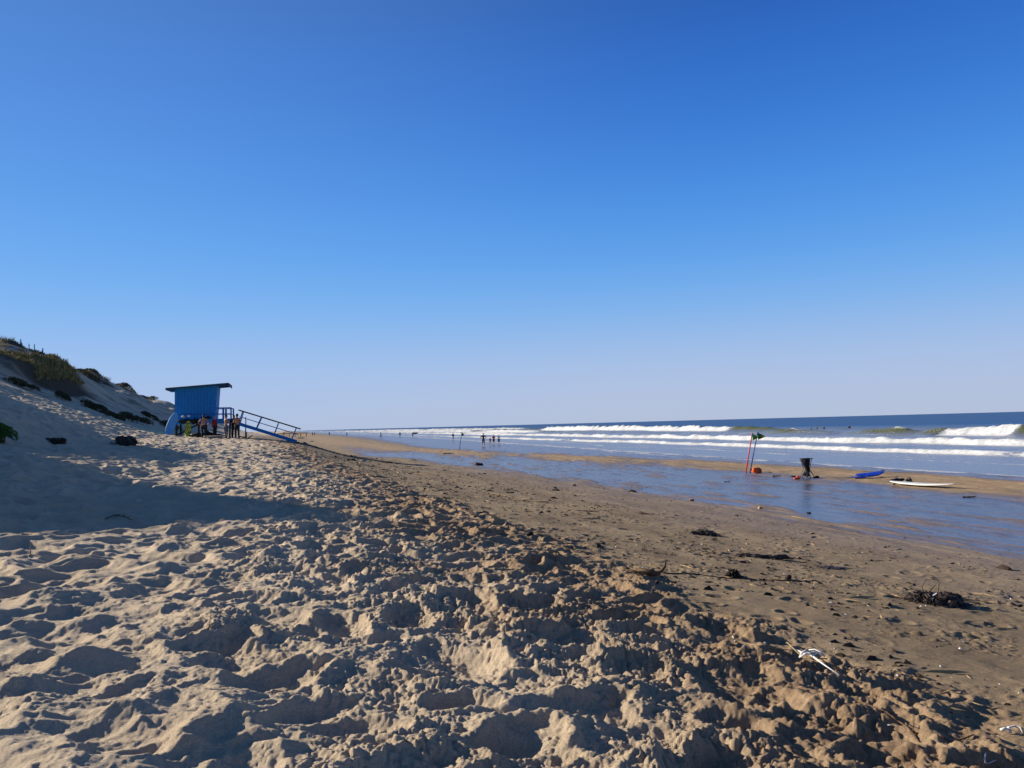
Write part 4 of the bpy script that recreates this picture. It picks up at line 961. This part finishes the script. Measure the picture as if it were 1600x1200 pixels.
# curved driftwood stick with its long shadow
g = ground_at(1012, 899); r = empty('driftwood_stick', tuple(g), 0, 'dark driftwood stick with one end curling up like a horn', 'driftwood')
g0 = ground_at(985, 893)-g
MB().tube([g0+Vector((0, 0, .02)), g0*.5+Vector((0, 0, .045)), (0, 0, .04), (.09, 0, .02), (.16, -.01, .02)], [.016, .034, .045, .036, .02], 9).jitter(.012, 14).build('shaft', TWIG, r, True)
MB().tube([(.10, 0, .03), (.18, -.01, .05), (.225, -.01, .11), (.235, -.01, .175)], [.03, .022, .017, .009], 8).build('curled_end', TWIG, r, True)
b = MB()
for k in range(16): b.tube([(random.uniform(-.25, .12), random.uniform(-.04, .04), .04), (random.uniform(-.3, .15), random.uniform(-.06, .06), random.uniform(.0, .09))], .005, 5)
b.build('weed_wisps', WEED, r)
# thin dark tube laid across the sand as the stick's long shadow
cpts = [ground_at(px, py) for px, py in ((1036, 896), (1090, 898), (1125, 903), (1175, 906), (1230, 908), (1290, 909))]
b = MB(); fine = []
for a_, c_ in zip(cpts, cpts[1:]):
    for q in range(6): p = a_.lerp(c_, q/6); fine.append(Vector((p.x, p.y, zt(p.x, p.y)+.006)))
b.tube(fine, .007, 6); o = b.build('shadow_strip', mat('dark_shadow_strip', (.03, .025, .022), .8), None, True); tag(o, 'thin dark line standing in for the long shadow of the curved stick, running past the black ball', 'shadow_strip')
# bleached reed with white strips
g = ground_at(1262, 1036); r = empty('bleached_reed', tuple(g+Vector((0, 0, .03))), 0, 'torn white reed leaves and stalk lying at the edge of the churned sand', 'reed')
e0 = ground_at(1312, 1066)-g; e1 = ground_at(1233, 1017)-g
def ribbon(pts, w_, m, nm):
    b = bmesh.new(); rows = []
    for i, p in enumerate(pts):
        p = Vector(p); t = Vector(pts[min(i+1, len(pts)-1)])-Vector(pts[max(i-1, 0)]); n_ = Vector((-t.y, t.x, .3*t.length)).normalized(); ww = w_*(.35+.65*math.sin(math.pi*(i+.6)/(len(pts)+.2)))
        rows.append([b.verts.new(p+n_*ww), b.verts.new(p+Vector((0, 0, ww*.5))), b.verts.new(p-n_*ww)])
    for a_, c_ in zip(rows, rows[1:]):
        for q in (0, 1): b.faces.new((a_[q], a_[q+1], c_[q+1], c_[q]))
    me = bpy.data.meshes.new(nm); b.to_mesh(me); b.free(); o = put(nm, me, r, m, True); s_ = o.modifiers.new('t', 'SOLIDIFY'); s_.thickness = .002; return o
MB().tube([(.02, 0, .03), e0*.5+Vector((0, 0, .03)), e0+Vector((0, 0, .02))], [.008, .006, .004], 7).build('stalk', WHITEP, r, True)
ribbon([e1*.7+Vector((0, 0, .01)), e1*.4+Vector((0, 0, .02)), (-.02, .02, .03), (.05, .0, .05), (.10, -.02, .03)], .010, WHITEP, 'leaf')
ribbon([(-.07, -.03, .02), (-.04, .0, .045), (.0, .01, .06), (.03, .03, .03)], .010, WHITEP, 'leaf')
ribbon([(-.08, -.04, .02), (-.02, -.035, .05), (.04, -.02, .03), (.09, -.02, .05)], .009, WHITEP, 'leaf')
ribbon([(.03, .05, .05), (.07, .03, .06), (.10, -.01, .05), (.12, -.04, .02)], .009, WHITEP, 'leaf')
MB().tube([e1*1.15+Vector((0, 0, .02)), e1*1.1+Vector((0, 0, .03)), (-.05, -.05, .02), (.12, -.09, .02)], .005, 6).build('brown_stem', STRAW, r, True)
def twig(pxs, rad, m, label, nm='twig', cat='twig', up=0.0, grp=None, d0=2.5, branches=0):
    P_ = [ground_at(px, py, d0) for px, py in pxs]; g = P_[0]; L_ = [p-g+Vector((0, 0, rad*.8)) for p in P_]
    if up: L_[-1].z += up
    b = MB(); b.tube(L_, [rad*(1-.5*i/len(L_)) for i in range(len(L_))], 6)
    for k in range(branches):
        i = random.randrange(len(L_)-1); p = L_[i].lerp(L_[i+1], random.random()); b.tube([p, p+Vector((random.uniform(-.12, .12), random.uniform(-.08, .08), random.uniform(.0, .05)))], [rad*.6, rad*.3], 5)
    o = b.build(nm, m, None, True); o.location = g; return tag(o, label, cat, grp)
twig([(858, 852), (905, 861), (950, 868)], .005, STRAW, 'pale straight reed lying beside the churned strip, ahead of the curved stick', 'reed', 'reed')
twig([(765, 770), (800, 777), (845, 787)], .006, STRAW, 'long pale stem lying across the sand beyond the churned strip', 'reed', 'reed')
twig([(1237, 807), (1255, 810), (1272, 813)], .008, STRAW, 'short pale reed near the runnel edge', 'reed', 'reed', d0=6)
twig([(1385, 930), (1440, 933), (1500, 934), (1525, 935)], .004, STRAW, 'thin straw running under the large seaweed heap', 'reed', 'reed')
twig([(1340, 1097), (1385, 1115), (1420, 1140), (1436, 1160)], .007, TWIG, 'thin dark twig at the corner of the churned sand below the white reed', branches=3)
twig([(1468, 1150), (1485, 1160), (1505, 1156), (1522, 1150)], .006, TWIG, 'curved brown twig on the sand left of the white plastic scrap')
twig([(1540, 1178), (1538, 1190), (1542, 1199)], .006, WHITEP, 'short white rootlet near the bottom right corner', branches=2, up=.01)
twig([(1168, 1007), (1200, 1013), (1236, 1017)], .005, STRAW, 'thin orange straw just left of the torn white reed', 'reed', 'reed')
twig([(1145, 995), (1148, 1003), (1149, 1010)], .006, WHITEP, 'little white stalk sticking up left of the orange straw', up=.03)
twig([(165, 812), (178, 806), (192, 807), (205, 815)], .010, TWIG, 'arched thin twig standing in the shaded sand', d0=6, branches=4, up=.02)
twig([(46, 871), (47, 866), (48, 862)], .006, TWIG, 'short dry stalk poking out of the sand at the far left', d0=5, up=.10)
twig([(325, 985), (327, 978), (330, 972)], .004, TWIG, 'tiny dry sprig sticking out of the soft sand', up=.07, branches=3)
for i, (px, py, s_, lb_) in enumerate(((1196, 1005, .012, 'small white chip beside the orange straw'), (1163, 1011, .014, 'flat white chip at the left end of the orange straw'), (1390, 1135, .014, 'crumbled white lump at the corner of the churned sand'), (1350, 923, .012, 'tiny pale chip left of the large seaweed heap'))):
    g = ground_at(px, py); b = MB().ball((0, 0, 0), (s_, s_*.6, s_*.4), 2).jitter(s_*.5, 30, i); o = b.build('white_chip', WHITEP, None, True); o.location = g+Vector((0, 0, s_*.3)); tag(o, lb_, 'debris')
g = ground_at(1582, 1146); r = empty('plastic_scrap', tuple(g+Vector((0, 0, .012))), 0, 'curled white plastic scrap on the sand by the right edge', 'plastic scrap')
MB().tube([(-.07, 0, .01), (-.04, 0, .02), (-.02, .01, .01)], [.010, .008, .006], 8).build('tab', WHITEP, r, True); MB().tube([(-.02, -.02, .0), (-.02, .01, .02), (.03, .02, .025), (.05, .0, .02), (.045, -.03, .0)], [.008, .010, .010, .009, .006], 8, flat=.6).build('curl', WHITEP, r, True)

# tiny scattered crumbs of shell, bark and straw: uncountable
rr = random.Random(99); b1 = MB()
vs = []; fs = []; mi = []
def add_chip(p, L_, w_, a_, tilt, k):
    c, s_ = math.cos(a_), math.sin(a_); i0 = len(vs); h_ = w_*.8
    for (u, v, z) in ((-1, -.6, -.4), (-.4, .9, -.4), (1, .3, -.4), (.5, -.9, -.4), (-.2, 0, 1.0), (.5, .1, .7)):
        x, y = u*L_, v*w_; vs.append((p.x+x*c-y*s_, p.y+x*s_+y*c, p.z+h_*z+tilt*x))
    for f in ((0, 1, 4), (1, 2, 5), (1, 5, 4), (2, 3, 5), (3, 0, 4), (3, 4, 5), (0, 3, 2, 1)): fs.append([i0+q for q in f]); mi.append(k)
N = 12000; S0 = np.array([rr.uniform(2, 75)**1.0 for _ in range(N)]); TT = np.array([rr.uniform(-1, 15) for _ in range(N)])
S0 = 2+73*(np.array([rr.random() for _ in range(N)])**1.7)
TT = edge_t(S0)+np.abs(np.array([rr.gauss(0, 4.5) for _ in range(N)]))-.4
XX, YY = xy(S0, TT); keepc = (TT < 15)
XX, YY = XX[keepc], YY[keepc]; dens = fbm(XX/1.8, YY/1.2, 91, 3); k_ = dens > -.12; XX, YY = XX[k_], YY[k_]
ZZ = base(XX, YY)+detail(XX, YY)[0]
for x, y, z in zip(XX, YY, ZZ):
    sz = rr.lognormvariate(math.log(.0095), .6)*(1+.03*math.hypot(x, y)); kk = 0 if rr.random() < .72 else (1 if rr.random() < .85 else 2); sz = min(sz, .02) if kk == 2 else sz
    add_chip(Vector((x, y, z+.002)), sz*(1.5 if kk == 0 else (4 if kk == 1 else 1)), sz*(.8 if kk != 1 else .35), rr.uniform(0, 6.28), 0, kk)
me = bpy.data.meshes.new('beach_litter'); me.from_pydata(vs, [], fs); me.polygons.foreach_set('material_index', mi)
for m_ in (mat('bark_crumbs', (.05, .032, .02), .9, .3, 20), STRAW, WHITEP): me.materials.append(m_)
tag(put('beach_litter', me), kind='stuff')

# ------------------------------------------------------------------ dune plants, fence posts
def blades(spots, name, mats_, seed, wmul=1.0):
    # straw-coloured blades prevail on the sunlit ledge
    rr = random.Random(seed); vs = []; fs = []; mi = []
    for (x, y, z, h_, n, spread) in spots:
        for i in range(n):
            a_ = rr.uniform(0, 6.28); q = spread*math.sqrt(rr.random()); bx, by = x+math.cos(a_)*q, y+math.sin(a_)*q
            L_ = h_*rr.uniform(.55, 1.15); ang = rr.uniform(0, 6.28); ld = rr.uniform(.15, .75)*L_; w_ = rr.uniform(.010, .022)*wmul
            dx, dy = math.cos(ang), math.sin(ang); nx_, ny_ = -dy*w_, dx*w_; i0 = len(vs)
            for u, ww in ((0, 1), (.45, .8), (.8, .5), (1.0, .05)):
                xx = bx+dx*ld*u*u; yy = by+dy*ld*u*u; zz = z-.08+L_*(u-.25*u*u*ld/L_)
                vs.append((xx-nx_*ww, yy-ny_*ww, zz)); vs.append((xx+nx_*ww, yy+ny_*ww, zz))
            k = 0 if rr.random() < (.25 if n == 14 else .65) else 1
            for q in range(3): fs.append((i0+q*2, i0+q*2+1, i0+q*2+3, i0+q*2+2)); mi.append(k)
    me = bpy.data.meshes.new(name); me.from_pydata(vs, [], fs); me.polygons.foreach_set('material_index', mi)
    for m_ in mats_: me.materials.append(m_)
    return me
GR1 = mat('dune_grass_olive', (.19, .16, .05), .8, .2, 2); GR2 = mat('dune_grass_straw', (.46, .34, .12), .8, .2, 2); GRD = mat('dark_heath', (.075, .07, .032), .85, .25, 3); GRN = mat('fresh_green', (.05, .12, .015), .75, .2, 3)
rg = np.random.RandomState(5)
def scatter(n, s0, s1, t0, t1, thr, seed):
    S1 = rg.uniform(s0, s1, n); T1 = rg.uniform(t0, t1, n); k = fbm(S1/4, T1/1.8, seed, 3) > thr; S1, T1 = S1[k], T1[k]
    x, y = xy(S1, T1); return x, y, zt_many(x, y)
def zt_many(x, y): return base(x, y)+detail(x, y)[0]
sp = []
x, y, z = scatter(3400, 90, 290, -38, -28.6, -.12, 201); sp += [(a, b_, c, random.uniform(.35, .8), 10, .45) for a, b_, c in zip(x, y, z)]
x, y, z = scatter(420, 30, 56, -36, -28, -.05, 203); sp += [(a, b_, c, random.uniform(.2, .45), 12, .4) for a, b_, c in zip(x, y, z)]
x, y, z = scatter(1500, 76, 98, -26.5, -21.9, -.12, 205); sp += [(a, b_, c, random.uniform(.3, .6), 14, .4) for a, b_, c in zip(x, y, z)]
tag(put('dune_grass', blades(sp, 'dune_grass', (GR1, GR2), 1, 1.8)), kind='stuff')

def shrub(x, y, w_, h_, label, seed, m=None, grp=None, nm='dune_shrub', n=900, leaf=.05, dpt=None):
    z = zt(x, y); r = empty(nm, (x, y, z), 0, label, 'shrub', grp); rr = random.Random(seed); vs = []; fs = []
    lobes = [(rr.uniform(-.38, .38)*w_, rr.uniform(-.3, .3)*(dpt or w_*.7), rr.uniform(.12, .6)*h_, rr.uniform(.18, .32)*w_, rr.uniform(.3, .5)*h_) for _ in range(7)]
    for i in range(n):
        lx, ly, lz, lr, lh = rr.choice(lobes); a_ = rr.uniform(0, 6.28); q = rr.random()**.4; el = rr.uniform(-.6, 1.5)
        px_, py_ = lx+math.cos(a_)*math.cos(el)*lr*q, ly+math.sin(a_)*math.cos(el)*lr*q; gz_ = 0
        c = Vector((px_, py_, max(.02, lz+math.sin(el)*lh*q))); u = Vector((rr.gauss(0, 1), rr.gauss(0, 1), rr.gauss(0, 1))).normalized(); v = u.orthogonal().normalized(); s_ = leaf*rr.uniform(.6, 1.4)
        i0 = len(vs); vs.extend([c-u*s_, c+v*s_*.45, c+u*s_, c-v*s_*.45]); fs.append((i0, i0+1, i0+2, i0+3))
    # follow the slope
    xs = np.array([p[0]+x for p in vs]); ys = np.array([p[1]+y for p in vs]); zz = base(xs, ys)-float(base(np.array([x]), np.array([y]))[0])
    vs = [(p[0], p[1], p[2]+g_) for p, g_ in zip(vs, zz)]
    me = bpy.data.meshes.new('foliage'); me.from_pydata([tuple(p) for p in vs], [], fs); put('foliage', me, r, m or GRD)
    b = MB()
    for i in range(6):
        lx, ly, lz, lr, lh = lobes[i]; gz_ = float(base(np.array([x+lx]), np.array([y+ly]))[0])-float(base(np.array([x]), np.array([y]))[0])
        b.tube([(lx*.5, ly*.5, gz_*.5-.1), (lx*.8, ly*.8, gz_*.8+lz*.5), (lx, ly, gz_+lz)], [.03, .022, .01], 6)
    b.build('stems', TWIG, r); return r
gsn = 'dark shrubs on the shaded dune face'
def slope_at(px, py): return ground_at(px, py, 12, 400)
for px, py, w_, h_, lb_, sd_, d_ in ((150, 642, 2.3, .8, 'dark low shrub high on the shaded dune slope, largest of the slope shrubs', 1, 1.6), (176, 653, 1.5, .6, 'dark shrub just below and right of the largest slope shrub', 2, 1.2),
     (213, 661, 2.4, .7, 'dark shrub near the foot of the slope left of the hut', 3, 1.6), (232, 652, 1.6, .6, 'small dark shrub on the slope above the one left of the hut', 4, 1.0), (258, 666, 2.4, .7, 'olive shrub at the slope foot nearest the leaning blue board', 5, 1.3),
     (95, 622, 1.6, .7, 'dark shrub hanging below the right end of the grassy spur', 6, 1.6), (40, 606, 2.4, .6, 'dark shrub under the middle of the grassy spur', 7, 1.5)):
    g = slope_at(px, py); shrub(g.x, g.y, w_, h_, lb_, sd_, grp=gsn, n=1500, leaf=.075, dpt=d_)
g = slope_at(4, 693); 
shrub(g.x-.25, g.y, 1.1, .8, 'fresh green bush cut by the left edge of the picture', 20, GRN, nm='green_bush', n=2600, leaf=.05)
# thicker scrub along the crest, each one that stands out
for i, (px, w_, h_, s_, lb_) in enumerate(((8, 4.5, .9, 100, 'dark scrub on the crest cut by the left edge of the picture'), (75, 4.0, .9, 106, 'dark scrub on the brink below the stout post'), (30, 4.5, 1.0, 105, 'dark scrub on the crest between the leftmost fence posts'), (55, 4.5, 1.1, 106, 'dark scrub on the crest under the tallest posts'), (125, 4.5, .9, 118, 'crest scrub on the hump right of the fence'), (140, 3.5, .8, 124, 'crest scrub at the right end of the hump'), (195, 5, .9, 150, 'crest scrub left of the small peak'), (228, 5, .9, 172, 'crest scrub at the small peak before the hut'), (252, 5, .8, 190, 'last crest scrub before the hut roof'))):
    u = (px-800)/F; t_ = -30.5; d = t_/(u*NX+NY) if abs(u*NX+NY) > .01 else 200
    d = min(d, 230); shrub(u*d, d, w_, h_, lb_, 40+i, grp='scrub along the dune crest', nm='crest_scrub', n=1600, leaf=.09, dpt=3.0)
POST = mat('grey_post', (.10, .085, .07), .85, .2, 12, bump=.4)
for i, (px, ytop, h_, w_, lb_) in enumerate(((20, 535, 1.5, .12, 'pale fence post furthest left on the dune crest'), (33, 530, 1.9, .13, 'tallest dark fence post on the dune crest'), (46, 537, 1.2, .09, 'thin fence post on the crest, first right of the tallest'), (54, 537.5, 1.2, .09, 'thin fence post on the crest, second right of the tallest'), (66, 544, 1.4, .13, 'stout fence post at the brink where the crest drops'), (75.5, 557, 1.6, .16, 'post with a rail nailed across its top, below the brink'), (83.5, 562.5, 1.3, .10, 'thin leaning post right of the one with a rail'), (88.5, 570, .9, .10, 'short low post at the right end of the fence'))):
    v = P_ray(px, ytop); v = v/v.y
    ds = np.linspace(70, 160, 400); zg = base(v.x*ds, ds); gap = (CAM_H+v.z*ds)-zg; k = int(np.argmin(np.abs(gap-h_*.75)+.002*np.abs(ds-100))); d = ds[k]
    top = CAM_H+v.z*d; r = empty('fence_post', (v.x*d, d, zg[k]-.3), 0, lb_, 'fence post', 'weathered posts along the dune crest'); H_ = top-zg[k]+.3
    MB().tube([(0, 0, 0), (random.uniform(-.05, .05), 0, H_*.5), (random.uniform(-.08, .08), 0, H_)], [w_*.55, w_*.5, w_*.42], 8).build('stake', POST, r)
    if 'rail nailed' in lb_: MB().bar((-1.1, 0, H_-.12), (.28, 0, H_-.10), .08, .10).build('rail', POST, r)
    else: MB().tube([(0, 0, H_*.8), (.02, .0, H_*.8+.02)], w_*.62, 8).build('wire_band', DARKWOOD, r)

# ------------------------------------------------------------------ things on the far beach
g = gat(470, 685); r = empty('log', tuple(g+Vector((0, 0, .1))), 0, 'dark log lying on the far sand right behind the ramp end', 'log')
MB().tube([(-1.2, 0, 0), (-.4, .1, .05), (.5, 0, .0), (1.2, .1, .03)], [.10, .14, .13, .08], 10).jitter(.03, 3).build('trunk', DARKWOOD, r, True); MB().tube([(.3, 0, .05), (.6, -.1, .25), (.75, -.1, .32)], [.06, .04, .02], 7).build('stub', DARKWOOD, r, True)
v = P_ray(452, 676); v = v/v.y; d = 330; 
j = empty('jetty', (v.x*d, d, zt(v.x*d, d)), math.atan2(NY, NX)*1.0, 'low dark timber jetty far off behind the ramp railing', 'jetty')
MB().box((0, 0, 1.35), (15, 2.5, .22)).build('deck', DARKWOOD, j)
for k in range(7):
    for yy in (-1, 1): MB().box((-6.9+k*2.3, yy, .5), (.22, .22, 1.7)).build('pile', DARKWOOD, j)
bpy.context.view_layer.update()
